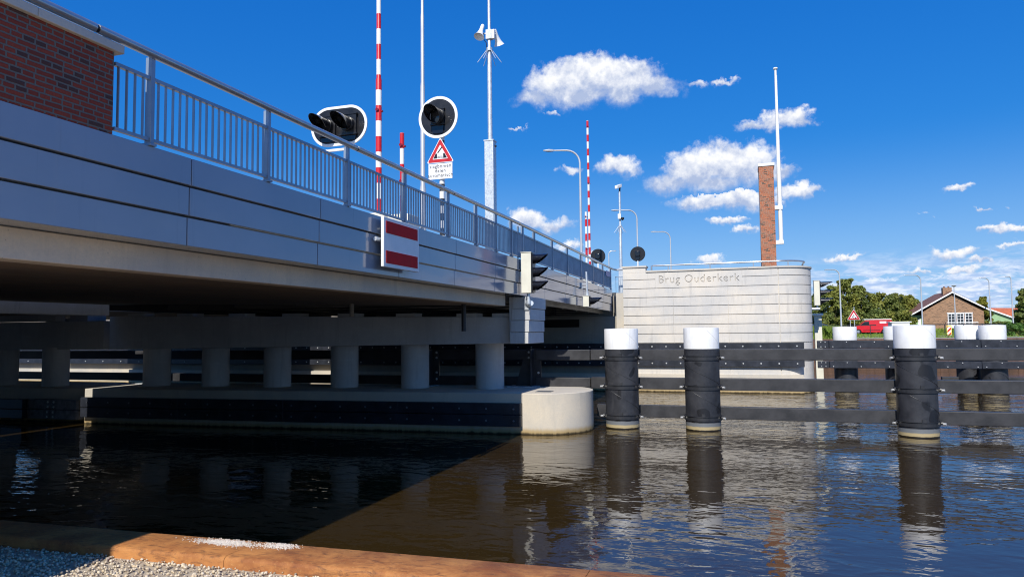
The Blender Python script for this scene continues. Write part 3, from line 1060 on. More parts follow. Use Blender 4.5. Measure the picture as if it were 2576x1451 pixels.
for (z0, z1) in ((0.27, 0.645), (0.66, 1.03)):
    segs = [-24.7, -20.3, -15.9, -11.5, -7.15]
    for a, b in zip(segs[:-1], segs[1:]):
        m = MB()
        ya, yb = pier_front(a) - 0.21, pier_front(b) - 0.21
        m.hexa([(a + 0.005, ya, z0), (b - 0.005, yb, z0), (b - 0.005, yb + 0.205, z0), (a + 0.005, ya + 0.205, z0)],
               [(a + 0.005, ya, z1), (b - 0.005, yb, z1), (b - 0.005, yb + 0.205, z1), (a + 0.005, ya + 0.205, z1)])
        fo = m.build('fender_plank', M_FEND, pr, bevel=0.012)
        nb = 5
        for i in range(nb):
            xx = a + 0.35 + (b - a - 0.6) * i / (nb - 1)
            bolt(fo, (xx, pier_front(xx) - 0.212, (z0 + z1) / 2), 0.034, mat=M_BOLTD)
MB().box(-6.9, -6.35, 23.25, 23.75, 1.353, 1.358).build('inspection_plate', M_ALU, pr)

# second pier beyond the gap
p2 = thing('bridge_pier', 'far concrete pier under the second span, beyond the lit gap', 'bridge pier', (-32, 23, 0))
MB().prism([(-45, 21.2), (-25.95, 21.5)] + arc(-25.9, 23.0, 1.45, -80, 80, 12) + [(-26.4, 24.9), (-45, 24.7)], 'z', -2, 1.33).build('base', M_PIERC, p2, bevel=0.02)
for cx in (-27.75, -30.7):
    MB().cyl((cx, 22.6, 1.32), (cx, 22.6, 2.95), 0.5, n=40).build('column', M_PGREY, p2)
MB().prism([(-40, 21.4), (-27.4, 22.3), (-24.9, 22.35), (-24.9, 24.1), (-40, 23.9)], 'z', 2.85, 4.02).build('cap_beam', M_PGREY, p2, bevel=0.02)
MB().box(-26.95, -25.95, 22.5, 23.4, 4.0, 4.7).build('end_block', M_PGREY, p2, bevel=0.015)
MB().box(-28.3, -27.1, 22.5, 23.3, 4.01, 4.16).build('bearing_pad', M_PGREY, p2, bevel=0.01)
for (z0, z1) in ((0.17, 0.53), (0.55, 0.92)):
    MB().box(-45, -27.4, 20.9, 21.2, z0, z1).build('fender_plank', M_FEND, p2, bevel=0.012)
for (z0, z1, n_) in ((0.17, 0.53, 0), (0.55, 0.92, 1)):
    for (a, b) in ((-27.38, -26.13), (-26.12, -24.8)):
        fo = MB().box(a, b, 21.08 + 0.02 * n_, 21.4, z0, z1).build('bridging_plank', M_GREYW, p2, bevel=0.012)
        for xx in ((b - 0.14) if a < -27 else (a + 0.16),):
            for zz in (z0 + 0.09, z1 - 0.09):
                bolt(fo, (xx, 21.075 + 0.02 * n_, zz), 0.045)

# ------------------------------------------------------------------ abutment wall with the bridge's name
aw = thing('abutment_wall', 'pale grooved concrete wall with a rounded end, engraved Brug Ouderkerk', 'wall', (-2, 40, 0))
Y0 = 40.0
R = 1.72
CXW, CYW = 1.62, Y0 + R
INN = 0.055


def shell(x0, z0, z1, inset, flat_to=CXW, round_end=True, x1=None):
    i = inset
    if round_end:
        out = [(x0, Y0 + i), (flat_to, Y0 + i)] + arc(CXW, CYW, R - i, -90, 0, 16)[1:] + [(CXW + R - i, 47.5), (CXW + R - 0.6, 47.5), (CXW + R - 0.6, CYW), (CXW, Y0 + 0.6), (x0, Y0 + 0.6)]
    else:
        out = [(x0, Y0 + i), (x1, Y0 + i), (x1, Y0 + 0.6), (x0, Y0 + 0.6)]
    return out


m = MB()
m.prism(shell(-6.58, 0, 0, INN), 'z', -2, 6.6)
GZ = [6.20, 5.70, 5.195, 4.69, 4.185, 3.68, 3.175, 2.67, 2.165, 1.66]
gh = 0.017
tops = [6.6] + [z - gh for z in GZ]
bots = [z + gh for z in GZ] + [-2.0]
core = m.build('wall', M_WALLC, aw)
face = MB()
for k, (zt, zb) in enumerate(zip(tops, bots)):
    if k in (0, 1):
        # the upper two courses leave room for the name
        face.prism([(-6.6, Y0), (-4.80, Y0), (-4.80, Y0 + 0.3), (-6.6, Y0 + 0.3)], 'z', zb, zt)
        face.prism([(-0.20, Y0), (1.60, Y0), (1.60, Y0 + 0.3), (-0.20, Y0 + 0.3)], 'z', zb, zt)
    else:
        for xa, xb in ((-6.6, -3.85), (-3.842, -0.95), (-0.942, 1.60)):
            face.prism([(xa, Y0), (xb, Y0), (xb, Y0 + 0.3), (xa, Y0 + 0.3)], 'z', zb, zt)
    face.prism([(1.64, Y0)] + arc(CXW, CYW, R, -89, 0, 18) + [(CXW + R, 47.48), (CXW + R - 0.3, 47.48), (CXW + R - 0.3, CYW)] + arc(CXW, CYW, R - 0.3, 0, -89, 12)[1:], 'z', zb, zt)
face.build('grooved_facing', M_WALLC, aw, bevel=0.006)


def carved_panel():
    pm = MB().box(-4.797, -0.203, Y0 - 0.001, Y0 + 0.25, 5.70 + gh, 6.599)
    po = pm.build('name_panel', M_WALLC, aw)
    try:
        cu = bpy.data.curves.new('cut', 'FONT')
        cu.body = 'Brug Ouderkerk'
        cu.size = 0.60
        cu.extrude = 0.062
        cu.space_character = 1.09
        cu.resolution_u = 4
        to = bpy.data.objects.new('cut', cu)
        COL.objects.link(to)
        to.rotation_euler = (pi / 2, 0, 0)
        bpy.context.view_layer.update()
        w = to.dimensions.x
        to.scale = (4.28 / w, 1.0, 1)
        to.location = (-4.64, Y0 - 0.015, 5.975)
        bpy.context.view_layer.update()
        dg = bpy.context.evaluated_depsgraph_get()
        cm = bpy.data.meshes.new_from_object(to.evaluated_get(dg))
        cm.transform(to.matrix_world)
        bm = bmesh.new()
        bm.from_mesh(cm)
        bmesh.ops.remove_doubles(bm, verts=bm.verts, dist=1e-4)
        bmesh.ops.recalc_face_normals(bm, faces=bm.faces)
        bm.to_mesh(cm)
        bm.free()
        co = bpy.data.objects.new('cutter', cm)
        COL.objects.link(co)
        md = po.modifiers.new('carve', 'BOOLEAN')
        md.operation = 'DIFFERENCE'
        md.solver = 'EXACT'
        md.object = co
        bpy.context.view_layer.update()
        dg = bpy.context.evaluated_depsgraph_get()
        nm = bpy.data.meshes.new_from_object(po.evaluated_get(dg))
        ok = len(nm.vertices) > 200
        po.modifiers.clear()
        if ok:
            nm.polygons.foreach_set('use_smooth', [False] * len(nm.polygons))
            po.data = nm
            if not nm.materials:
                nm.materials.append(M_WALLC)
        # darker floor in the cut letters, the shade of the recess put into its colour
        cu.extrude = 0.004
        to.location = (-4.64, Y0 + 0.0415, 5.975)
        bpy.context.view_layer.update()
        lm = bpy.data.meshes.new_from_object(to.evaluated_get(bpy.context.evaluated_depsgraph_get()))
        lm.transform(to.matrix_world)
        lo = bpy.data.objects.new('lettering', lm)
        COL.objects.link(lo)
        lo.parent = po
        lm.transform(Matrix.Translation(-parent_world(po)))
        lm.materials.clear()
        lm.materials.append(M_LETSHADE)
        bpy.data.objects.remove(co)
        bpy.data.objects.remove(to)
        print('carved', ok, len(nm.vertices), len(cm.vertices))
    except Exception as ex:
        print('carve failed', ex)


carved_panel()
MB().box(-6.598, -5.32, Y0 + 0.0, Y0 + 0.6, 6.601, 6.88).build('raised_corner', M_WALLC, aw, bevel=0.008)
MB().box(-6.66, -5.26, Y0 - 0.06, Y0 + 0.66, 6.882, 6.98).build('coping', M_COPE, aw, bevel=0.01)
xs = [-5.315, -4.1, -2.7, -1.3, 0.1, 1.62]
for a, b in zip(xs[:-1], xs[1:]):
    MB().box(a, b - 0.006, Y0 - 0.06, Y0 + 0.66, 6.602, 6.70).build('coping', M_COPE, aw, bevel=0.01)
MB().prism(arc(CXW, CYW, R + 0.06, -90, 0, 18) + [(CXW + R + 0.06, 47.5), (CXW + R - 0.66, 47.5), (CXW + R - 0.66, CYW)] + arc(CXW, CYW, R - 0.66, 0, -90, 10)[1:], 'z', 6.602, 6.70).build('coping', M_COPE, aw, bevel=0.01)
# dark return wall under the leaf
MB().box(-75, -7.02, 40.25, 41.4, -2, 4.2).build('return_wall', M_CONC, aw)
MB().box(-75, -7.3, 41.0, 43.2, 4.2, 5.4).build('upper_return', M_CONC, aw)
MB().box(-7.02, -6.604, 40.1, 41.4, -2, 5.5).build('pilaster', M_PIERC, aw, bevel=0.01)
MB().box(-11.5, -9.2, 40.2, 40.26, 3.6, 4.05).build('recess_cover', M_BLACK, aw)
# lower plinth
MB().prism([(-75, 39.95), (2.7, 39.95), (2.7, 40.3), (-75, 40.3)], 'z', -2, 0.98).build('plinth', M_PIERC, aw)
for (z0, z1) in ((2.30, 2.66), (1.40, 1.74)):
    sg = [-75, -66, -57, -48, -39, -30, -25.2, -20.4, -15.6, -10.8, -6.9, -2.4, 2.76]
    for a, b in zip(sg[:-1], sg[1:]):
        fo = MB().box(a + 0.006, b - 0.006, Y0 - 0.2, Y0 - 0.003, z0, z1).build('fender_plank', M_FEND, aw, bevel=0.012)
        k = 6
        for i in range(k):
            bolt(fo, (a + 0.35 + (b - a - 0.7) * i / (k - 1), Y0 - 0.203, (z0 + z1) / 2), 0.045)
hr = thing('wall_handrail', 'low silver handrail curving along the coping of the concrete wall', 'railing', (-1, 40.3, 6.7))
pts = [(-5.02, 40.3, 6.72), (-5.02, 40.3, 6.97), (-4.9, 40.3, 6.99), (1.6, 40.3, 6.99)] + [(p[0], p[1], 6.99) for p in arc(CXW, CYW, R - 0.3, -85, 0, 10)] + [(CXW + R - 0.3, 43.0, 6.99), (CXW + R - 0.3, 43.1, 6.72)]
MB().tube(pts, 0.045, 12).build('handrail', M_ALU, hr)
for xx in (-4.1, -1.85, 0.4, 2.15):
    yy = 40.3 if xx < 1.6 else CYW - sqrt((R - 0.3) ** 2 - (xx - CXW) ** 2)
    m = MB().box(xx - 0.03, xx + 0.03, yy - 0.02, yy + 0.02, 6.72, 6.96)
    m.box(xx - 0.07, xx + 0.07, yy - 0.05, yy + 0.05, 6.702, 6.722)
    m.build('rail_bracket', M_ALU, hr)

ch = thing('brick_pillar', 'tall slender orange brick pillar with white cap behind the concrete wall', 'pillar', (1.25, 42.4, 2.45))
MB().box(0.86, 1.64, 42.0, 43.6, 2.45, 12.5).build('shaft', M_BRICK2, ch)
MB().box(0.83, 1.70, 41.95, 43.65, 12.502, 12.66).build('cap', M_WHITE, ch, bevel=0.01)
MB().cyl((0.84, 42.2, 8), (0.84, 42.2, 11.8), 0.02, n=8).build('conduit', M_RAIL, ch)
fp = thing('flagpole', 'white flagpole clamped to the side of the brick pillar', 'flagpole', (1.86, 42.3, 8.1))
MB().tube([(1.93, 42.3, 8.3), (1.93, 42.3, 10.3)], 0.115, 20).build('sleeve', M_WHITE, fp)
MB().tube([(1.93, 42.3, 10.05), (1.93, 42.3, 13), (1.93, 42.3, 18.0)], [0.125, 0.105, 0.06], 20).build('pole', M_WHITE, fp)
MB().lathe([(0, 18.16), (0.12, 18.14), (0.13, 18.08), (0.06, 18.0), (0, 18.0)], (1.93, 42.3, 0), n=20).build('finial', M_WHITE, fp)
for z in (8.2, 10.15):
    MB().box(1.642, 2.06, 42.16, 42.44, z - 0.11, z + 0.11).build('clamp', M_WHITE, fp, bevel=0.01)
MB().cyl((1.99, 42.22, 10.3), (1.99, 42.24, 17.7), 0.008, n=6).build('halyard', M_WHITE, fp)


# ------------------------------------------------------------------ piles and guide beams
def tide_pile_mat():
    m, t, b = new_mat('black_pile_with_tide_mark')
    o = coords(t, 'World')
    s = t.new('ShaderNodeSeparateXYZ')
    t.link(o, s.inputs[0])
    n = t.noise(o, 2.2, 5, 0.6)
    n2 = t.noise(t.mapping(o, (7, 7, 0.8)), 1.0, 5)
    c = t.mix(t.smooth(n.outputs['Fac'], 0.3, 0.7), (0.022, 0.023, 0.028), (0.042, 0.043, 0.049))
    pat = t.noise(o, 1.7, 1, 0.3)
    c = t.mix(t.smooth(pat.outputs['Fac'], 0.59, 0.61, 0, 0.85), c, (0.010, 0.010, 0.012))
    c = t.mix(t.smooth(n2.outputs['Fac'], 0.6, 0.78, 0, 0.4), c, (0.07, 0.07, 0.072))
    zz = t.math('ADD', s.outputs[2], t.math('MULTIPLY', t.math('SUBTRACT', n2.outputs['Fac'], 0.5), 0.03))
    c = t.mix(t.smooth(zz, 0.262, 0.275, 1, 0), c, (0.15, 0.16, 0.17))
    c = t.mix(t.smooth(zz, 0.125, 0.165, 1, 0), c, (0.40, 0.32, 0.175))
    c = t.mix(t.smooth(zz, 0.03, 0.055, 1, 0), c, (0.012, 0.010, 0.006))
    t.put(b.inputs['Base Color'], c)
    b.inputs['Roughness'].default_value = 0.4
    bp_ = t.new('ShaderNodeBump')
    bp_.inputs['Strength'].default_value = 0.2
    bp_.inputs['Distance'].default_value = 0.01
    t.link(t.noise(o, 30, 4).outputs['Fac'], bp_.inputs['Height'])
    t.link(bp_.outputs[0], b.inputs['Normal'])
    return m


M_PILET = tide_pile_mat()
RP = 0.585


def make_pile(label, loc, turn):
    t = thing('mooring_pile', label, 'mooring pile', (0, 0, 0), 'white capped piles of the guide fenders')
    MB().lathe([(RP - 0.004, -2), (RP - 0.004, 2.75)], n=56).build('shaft', M_PILET, t)
    MB().lathe([(RP + 0.006, 2.74), (RP + 0.006, 3.43), (RP - 0.005, 3.45), (0.0, 3.47)], n=56).build('cap', M_CAPW, t)
    MB().tube([((RP + 0.007) * cos(radians(-75 + 60 * i / 16)), (RP + 0.007) * sin(radians(-75 + 60 * i / 16)), 3.43 - 0.55 * i / 16) for i in range(17)], 0.005, 5).build('weld_seam', M_CAPW, t)
    for zb in (2.36, 1.36, 0.33):
        h = 0.15
        bd = MB()
        bd.lathe([(RP + 0.003, zb), (RP + 0.028, zb + 0.002), (RP + 0.028, zb + h), (RP + 0.003, zb + h + 0.002)], n=56)
        bd.lathe([(RP + 0.02, zb + h - 0.012), (RP + 0.055, zb + h - 0.01), (RP + 0.055, zb + h + 0.008), (RP + 0.02, zb + h + 0.01)], n=56)
        bo = bd.build('band', M_PILE, t)
        for a, w in ((-168, 1), (-12, 1), (-95 + turn, 0)):
            ca, sa = cos(radians(a)), sin(radians(a))
            if w:
                MB().cyl((ca * (RP + 0.02), sa * (RP + 0.02), zb + 0.09), (ca * (RP + 0.10), sa * (RP + 0.10), zb + 0.09), 0.055, n=8).build('lug', M_PILE, bo)
                q = MB().cyl((ca * (RP + 0.09), sa * (RP + 0.09) - 0.02, zb + 0.075), (ca * (RP + 0.17), sa * (RP + 0.17) - 0.05, zb + 0.075), 0.035, n=8)
                q.build('bolt', M_BOLT, bo)
            else:
                m = MB()
                c = Vector((ca * (RP + 0.02), sa * (RP + 0.02), 0))
                m.box(c.x - 0.055, c.x + 0.055, c.y - 0.035, c.y + 0.03, zb + h - 0.01, zb + h + 0.09)
                m.build('lug', M_PILE, bo)
    # welded spiral seams
    for (z0, z1, a0, a1) in ((2.3, 1.55, -170, -20), (1.3, 0.55, -120, 10)):
        MB().tube([((RP + 0.001) * cos(radians(a0 + (a1 - a0) * i / 24)), (RP + 0.001) * sin(radians(a0 + (a1 - a0) * i / 24)), z0 + (z1 - z0) * i / 24) for i in range(25)], 0.006, 5).build('weld_seam', M_PILE, t)
    t.location = loc
    return t


pile = make_pile('white capped black pile beside the round pier nose, front row', (-4.26, 25.19, 0), 10)
dup(pile, (-1.525, 25.34, 0), 'white capped black pile standing before the middle of the engraved wall')
dup(pile, (4.99, 25.38, 0), 'largest white capped black pile, front row, before the red van')
dup(pile, (4.95, 42.0, 0), 'white capped pile of the far fender nearest the rounded wall end')
dup(pile, (7.42, 42.0, 0), 'white capped far pile mostly hidden behind the largest front pile')
dup(pile, (10.9, 42.8, 0), 'hindmost of the two touching white capped piles before the brick house')
dup(pile, (11.72, 41.75, 0), 'foremost of the two touching white capped piles before the brick house')

GB = 'beams of the guide fenders'
LV = [('top', 2.33, 2.71), ('middle', 1.30, 1.71), ('bottom', 0.32, 0.74)]
for nm, z0, z1 in LV:
    y0 = 25.62
    o = MB().box(-5.46 if nm != 'bottom' else -5.25, 4.9, y0, y0 + 0.3, z0, z1).build('guide_beam', M_BEAM, bevel=0.015, off=Vector((0, y0, z0)))
    tag(o, f'{nm} black beam joining the three front white capped piles', 'fender beam', GB)
    o = MB().box(4.91, 22, y0, y0 + 0.3, z0 + 0.01, z1 + 0.01).build('guide_beam', M_BEAM, bevel=0.015, off=Vector((8, y0, z0)))
    tag(o, f'{nm} black beam running on past the largest front pile', 'fender beam', GB)
for nm, z0, z1, y0 in (('upper', 2.32, 2.70, 25.95), ('lower', 1.33, 1.68, 25.95)):
    o = MB().box(-7.55, -5.5, y0 - 0.3, y0, z0, z1).build('guide_beam', M_BEAM, bevel=0.012, off=Vector((-6, y0, z0)))
    tag(o, f'{nm} short black beam fixed to the bracket on the pier nose', 'fender beam', GB)
    o = MB().box(-60, -7.56, y0 - 0.05, y0 + 0.25, z0, z1).build('guide_beam', M_BEAM, bevel=0.012, off=Vector((-15, y0, z0)))
    tag(o, f'{nm} long black beam in the shade behind the pier columns', 'fender beam', GB)
for k, (bx, lab) in enumerate(((-7.75, 'tapered black steel bracket bolted to the sunlit end of the pier'), (-11.75, 'tapered black bracket between the two columns nearest the pier nose'),
                               (-18.2, 'tapered black bracket deep in shade near the middle columns'), (-24.2, 'tapered black bracket at the dark far end of the pier'))):
    by = 25.5 + 0.074 * (bx + 7.2) if k else 25.5
    t = thing('fender_bracket', lab, 'bracket', (bx, by, 1.35), 'steel brackets on the pier top')
    m = MB()
    m.prism([(bx - 0.55, 1.38), (bx + 0.12, 1.38), (bx + 0.12, 2.74), (bx - 0.12, 2.74)], 'y', by - 0.015, by + 0.015)
    m.box(bx + 0.09, bx + 0.12, by - 0.25, by + 0.2, 1.38, 2.74)
    m.box(bx - 0.13, bx + 0.38, by + 0.2, by + 0.23, 1.38, 2.74)
    m.build('upright', M_DARKST, t)
    MB().box(bx - 0.75, bx + 0.35, by - 0.45, by + 0.3, 1.352, 1.38).build('base_plate', M_GALV, t)
    for (dx, dz_) in ((-0.02, 2.62), (-0.02, 2.42), (0.28, 2.62), (0.28, 2.42), (0.28, 1.85), (0.28, 1.60)):
        bolt(t, (bx + dx, by + (0.2 if dx > 0 else -0.015), dz_), 0.045)

for nm, z0, z1 in (('upper', 2.32, 2.73), ('lower', 1.29, 1.66)):
    for (a, b, w) in ((3.48, 4.05, 'short end piece of the'), (4.06, 11.0, 'long'), (11.01, 22, 'outer')):
        o = MB().box(a + 0.005, b - 0.005, 41.0, 41.25, z0, z1).build('fender_beam', M_FEND, bevel=0.015, off=Vector((a, 41, z0)))
        tag(o, {'s': f'{w} {nm} far fender beam beside the rounded wall end', 'l': f'long {nm} far fender beam in front of the far piles', 'o': f'outer {nm} far fender beam in front of the hedge'}[w[0]], 'fender beam', 'bolted beams of the far fender')
        n_ = max(2, int((b - a) / 0.62))
        for i in range(n_):
            xx = a + 0.18 + (b - a - 0.36) * i / max(1, n_ - 1)
            if w[0] == 's':
                bolt(o, (xx, 40.997, z1 - 0.08), 0.03)
                bolt(o, (xx, 40.997, z0 + 0.09), 0.03)
            else:
                bolt(o, (xx, 40.997, z1 - 0.08 if i % 2 else z0 + 0.09), 0.03)
o = MB().box(9.6, 22, 42.6, 42.9, 0.45, 0.78).build('guide_beam', M_BEAM, bevel=0.012, off=Vector((12, 42.6, 0.5)))
tag(o, 'lowest far guide beam just above the water behind the paired piles', 'fender beam', GB)


# ------------------------------------------------------------------ signals, signs and masts on the bridge
def road_signal(mb_parent, cx, cy, cz, wide, R_, lamps, lens_r=0.13, back=False):
    """board facing -Y: white rim, dark board, lamp housings with long visors"""
    n = 28
    hw = wide / 2

    def outline(r):
        return [(cx + hw + r * cos(a), cz + r * sin(a)) for a in [(-pi / 2 + pi * i / n) for i in range(n + 1)]] + \
               [(cx - hw + r * cos(a), cz + r * sin(a)) for a in [(pi / 2 + pi * i / n) for i in range(n + 1)]]
    rim = MB()
    o1, o2 = outline(R_), outline(R_ * 0.87)
    k = len(o1)
    vs = [(p[0], cy, p[1]) for p in o1] + [(p[0], cy, p[1]) for p in o2] + [(p[0], cy + 0.03, p[1]) for p in o1] + [(p[0], cy + 0.03, p[1]) for p in o2]
    fs = []
    for i in range(k):
        j = (i + 1) % k
        fs += [(i, j, k + j, k + i), (2 * k + i, 2 * k + j, j, i), (2 * k + i, 3 * k + i, 3 * k + j, 2 * k + j), (k + i, k + j, 3 * k + j, 3 * k + i)]
    rim.add(vs, fs)
    rim.build('white_rim' if not back else 'rim', M_WHITE if not back else M_BLACK, mb_parent)
    MB().prism(outline(R_ * 0.868), 'y', cy + 0.008, cy + 0.026).build('board', M_BLACK, mb_parent)
    s = -1
    for lx in lamps:
        if back:
            MB().box(lx - 0.17, lx + 0.17, cy - 0.16, cy + 0.008, cz - 0.17, cz + 0.2).build('lamp_housing', M_GLOSS, mb_parent, bevel=0.03)
            continue
        ho = MB()
        ho.box(lx - 0.19, lx + 0.19, cy - 0.05, cy + 0.007, cz - 0.21, cz + 0.21)
        ho.box(lx - 0.21, lx + 0.21, cy - 0.065, cy + 0.007, cz + 0.2, cz + 0.225)
        ho.box(lx - 0.21, lx + 0.21, cy - 0.065, cy + 0.007, cz - 0.225, cz - 0.2)
        ho.lathe([(lens_r + 0.05, -0.05), (lens_r + 0.04, -0.13), (lens_r + 0.015, -0.14)], (lx, cy, cz), 'y', 28)
        h = ho.build('lamp_housing', M_BLACK, mb_parent)
        MB().lathe([(0, -0.10), (lens_r * 0.6, -0.095), (lens_r + 0.02, -0.07)], (lx, cy, cz), 'y', 28).build('lens', M_LENS, h)
        hm = MB()
        hood(hm, (lx, cy - 0.12, cz), (0, -1), lens_r + 0.035, 0.52, 0.05, droop=0.12)
        hm.build('visor', M_GLOSS, h)
        lb = MB()
        lb.prism([(lx - 0.17, cz - 0.23), (lx + 0.17, cz - 0.23)] + [(lx + 0.15, cz - R_ * 0.78), (lx - 0.15, cz - R_ * 0.78)], 'y', cy - 0.02, cy + 0.007)
        lb.build('lower_shield', M_GLOSS, h)


# single round signal with the warning triangle
SX, SY = -7.75, 17.55
t = thing('bridge_signal', 'round white rimmed road signal above a red triangle sign on a striped pole', 'road signal', (SX, SY, 5.6), 'road signals at the bridge')
road_signal(t, SX - 0.06, SY - 0.12, 9.22, 0.0, 0.575, [SX - 0.06], lens_r=0.17)
MB().cyl((SX, SY, 5.6), (SX, SY, 9.4), 0.072, n=20).build('pole', M_POLE, t)
t2 = thing('warning_sign', 'red triangle opening bridge sign with a white slagbomen dalen automatisch plate', 'road sign', (SX, SY - 0.1, 8.0))


def triangle(cx, z0, side, r, shrink=0.0):
    h = side * sqrt(3) / 2
    pts = [(cx - side / 2, z0), (cx + side / 2, z0), (cx, z0 + h)]
    cen = (cx, z0 + h / 3)
    out = []
    for k, p in enumerate(pts):
        v = Vector((p[0] - cen[0], p[1] - cen[1]))
        L = v.length - shrink * 2
        d = v.normalized()
        base = atan2(d.y, d.x)
        c = Vector(cen) + d * (L - 2 * r)
        for i in range(7):
            a = base - pi / 3 + 2 * pi / 3 * i / 6
            out.append((c.x + r * cos(a), c.y + r * sin(a)))
    return out


TX = SX + 0.0
MB().prism(triangle(TX, 7.965, 0.80, 0.03), 'y', SY - 0.115, SY - 0.10).build('sign_plate', M_WHITE, t2)
MB().prism(triangle(TX, 7.965, 0.80, 0.03, 0.016), 'y', SY - 0.119, SY - 0.1155).build('red_border', M_RED, t2)
MB().prism(triangle(TX, 7.965, 0.80, 0.012, 0.10), 'y', SY - 0.123, SY - 0.1195).build('white_field', M_WHITE, t2)
pg = MB()
zb = 8.085
pg.prism([(TX - 0.20, zb), (TX - 0.09, zb), (TX - 0.09, zb + 0.135), (TX - 0.13, zb + 0.135)], 'y', SY - 0.127, SY - 0.1235)
pg.prism([(TX + 0.09, zb), (TX + 0.20, zb), (TX + 0.13, zb + 0.135), (TX + 0.09, zb + 0.135)], 'y', SY - 0.127, SY - 0.1235)
pg.prism([(TX - 0.085, zb + 0.16), (TX - 0.065, zb + 0.135), (TX + 0.065, zb + 0.29), (TX + 0.045, zb + 0.315)], 'y', SY - 0.127, SY - 0.1235)
for zz in (zb + 0.012, zb + 0.045):
    wv = [(TX - 0.08 + 0.16 * i / 16, zz + 0.010 * sin(i * pi / 2)) for i in range(17)]
    pg.prism(wv + [(p[0], p[1] + 0.012) for p in reversed(wv)], 'y', SY - 0.127, SY - 0.1235)
pg.build('pictogram', M_BLACK, t2)
tp = MB()
tp.prism([(TX - 0.35, 7.52), (TX + 0.35, 7.52), (TX + 0.35, 7.945), (TX - 0.35, 7.945)], 'y', SY - 0.115, SY - 0.10)
tpo = tp.build('text_plate', M_WHITE, t2, bevel=0.004)
text('slagbomen\ndalen\nautomatisch', 'lettering', M_BLACK, tpo, (TX, SY - 0.118, 7.83), 0.135, 0.001, spacing=1.12, line=0.93)

# double signal
DX, DY = -8.0, 12.95
t = thing('bridge_signal', 'wide white rimmed road signal with two hooded lamps behind the railing', 'road signal', (DX, DY, 5.6), 'road signals at the bridge')
road_signal(t, DX - 0.02, DY - 0.12, 7.74, 0.50, 0.42, [DX - 0.27, DX + 0.23], lens_r=0.105)
MB().cyl((DX + 0.1, DY, 5.6), (DX + 0.1, DY, 7.5), 0.05, n=18).build('pole', M_POLE, t)
MB().box(DX - 0.35, DX + 0.2, DY - 0.09, DY - 0.05, 7.22, 7.27).build('bracket_bar', M_WHITE, t)

# signals seen from behind on the far side
for (bx, by, bz, lab) in ((-10.42, 52.1, 8.9, 'round black back of a road signal behind the far barrier'), (-7.6, 53.0, 9.04, 'round black back of a road signal on a white post above the wall corner')):
    t = thing('bridge_signal', lab, 'road signal', (bx, by, 5.5), 'road signals at the bridge')
    MB().lathe([(0, 0), (0.56, 0), (0.56, 0.03), (0, 0.03)], (bx, by, bz), 'y', 40).build('board', M_BLACK, t)
    MB().box(bx - 0.18, bx + 0.18, by - 0.18, by - 0.002, bz - 0.2, bz + 0.22).build('lamp_housing', M_GLOSS, t, bevel=0.04)
    MB().prism([(bx - 0.2, bz - 0.21), (bx + 0.2, bz - 0.21), (bx + 0.06, bz - 0.48), (bx - 0.06, bz - 0.48)], 'y', by - 0.08, by - 0.003).build('shield', M_GLOSS, t)
    MB().cyl((bx, by + 0.02, 5.3), (bx, by + 0.02, bz - 0.45), 0.06, n=14).build('pole', M_WHITE, t)


def boom(label, x, y, z0, z1, r, mat, phase_z, lamps, thick_to=None):
    t = thing('barrier_boom', label, 'barrier', (x, y, phase_z), 'raised barrier booms')
    m = MB()
    if thick_to:
        m.tube([(x, y, z0), (x, y, thick_to), (x, y, thick_to + 0.08), (x, y, z1)], [r * 1.27, r * 1.27, r, r * 0.94], 20)
    else:
        m.tube([(x, y, z0), (x, y, z1)], r, 20)
    m.build('pole', mat, t)
    for z in lamps:
        l = MB()
        rr = r * 1.2 if thick_to and z < thick_to else r
        l.cyl((x - 0.0, y - rr * 0.9, z), (x - 0.0, y - rr - 0.05, z), 0.05, n=14)
        l.cyl((x + rr * 0.9, y + 0.02, z - 0.03), (x + rr + 0.04, y + 0.02, z - 0.03), 0.035, n=12)
        l.build('warning_lamp', M_LRED, t)
    MB().box(x - 0.35, x + 0.35, y - 0.3, y + 0.5, z0 - 1.4, z0).build('drive_cabinet', M_CREAM, t, bevel=0.02)
    return t


boom('tall red and white barrier boom standing behind the bridge railing', -10.70, 19.4, 7.05, 16.5, 0.073, M_BOOM, 9.97 - 0.01, [10.30], thick_to=11.26)
boom('short red and white barrier boom topped by a red lamp', -10.0, 19.6, 7.0, 9.57, 0.068, M_BOOM, 9.08, [9.18, 8.05])
boom('slender red and white barrier boom beyond the movable leaf', -10.1, 47.7, 7.2, 17.88, 0.078, M_BOOM, 17.37, [17.45, 13.5])
boom('shorter far barrier boom overlapping the slender one', -9.92, 45.85, 7.2, 11.22, 0.075, M_BOOMB, 10.74, [10.9, 8.8])


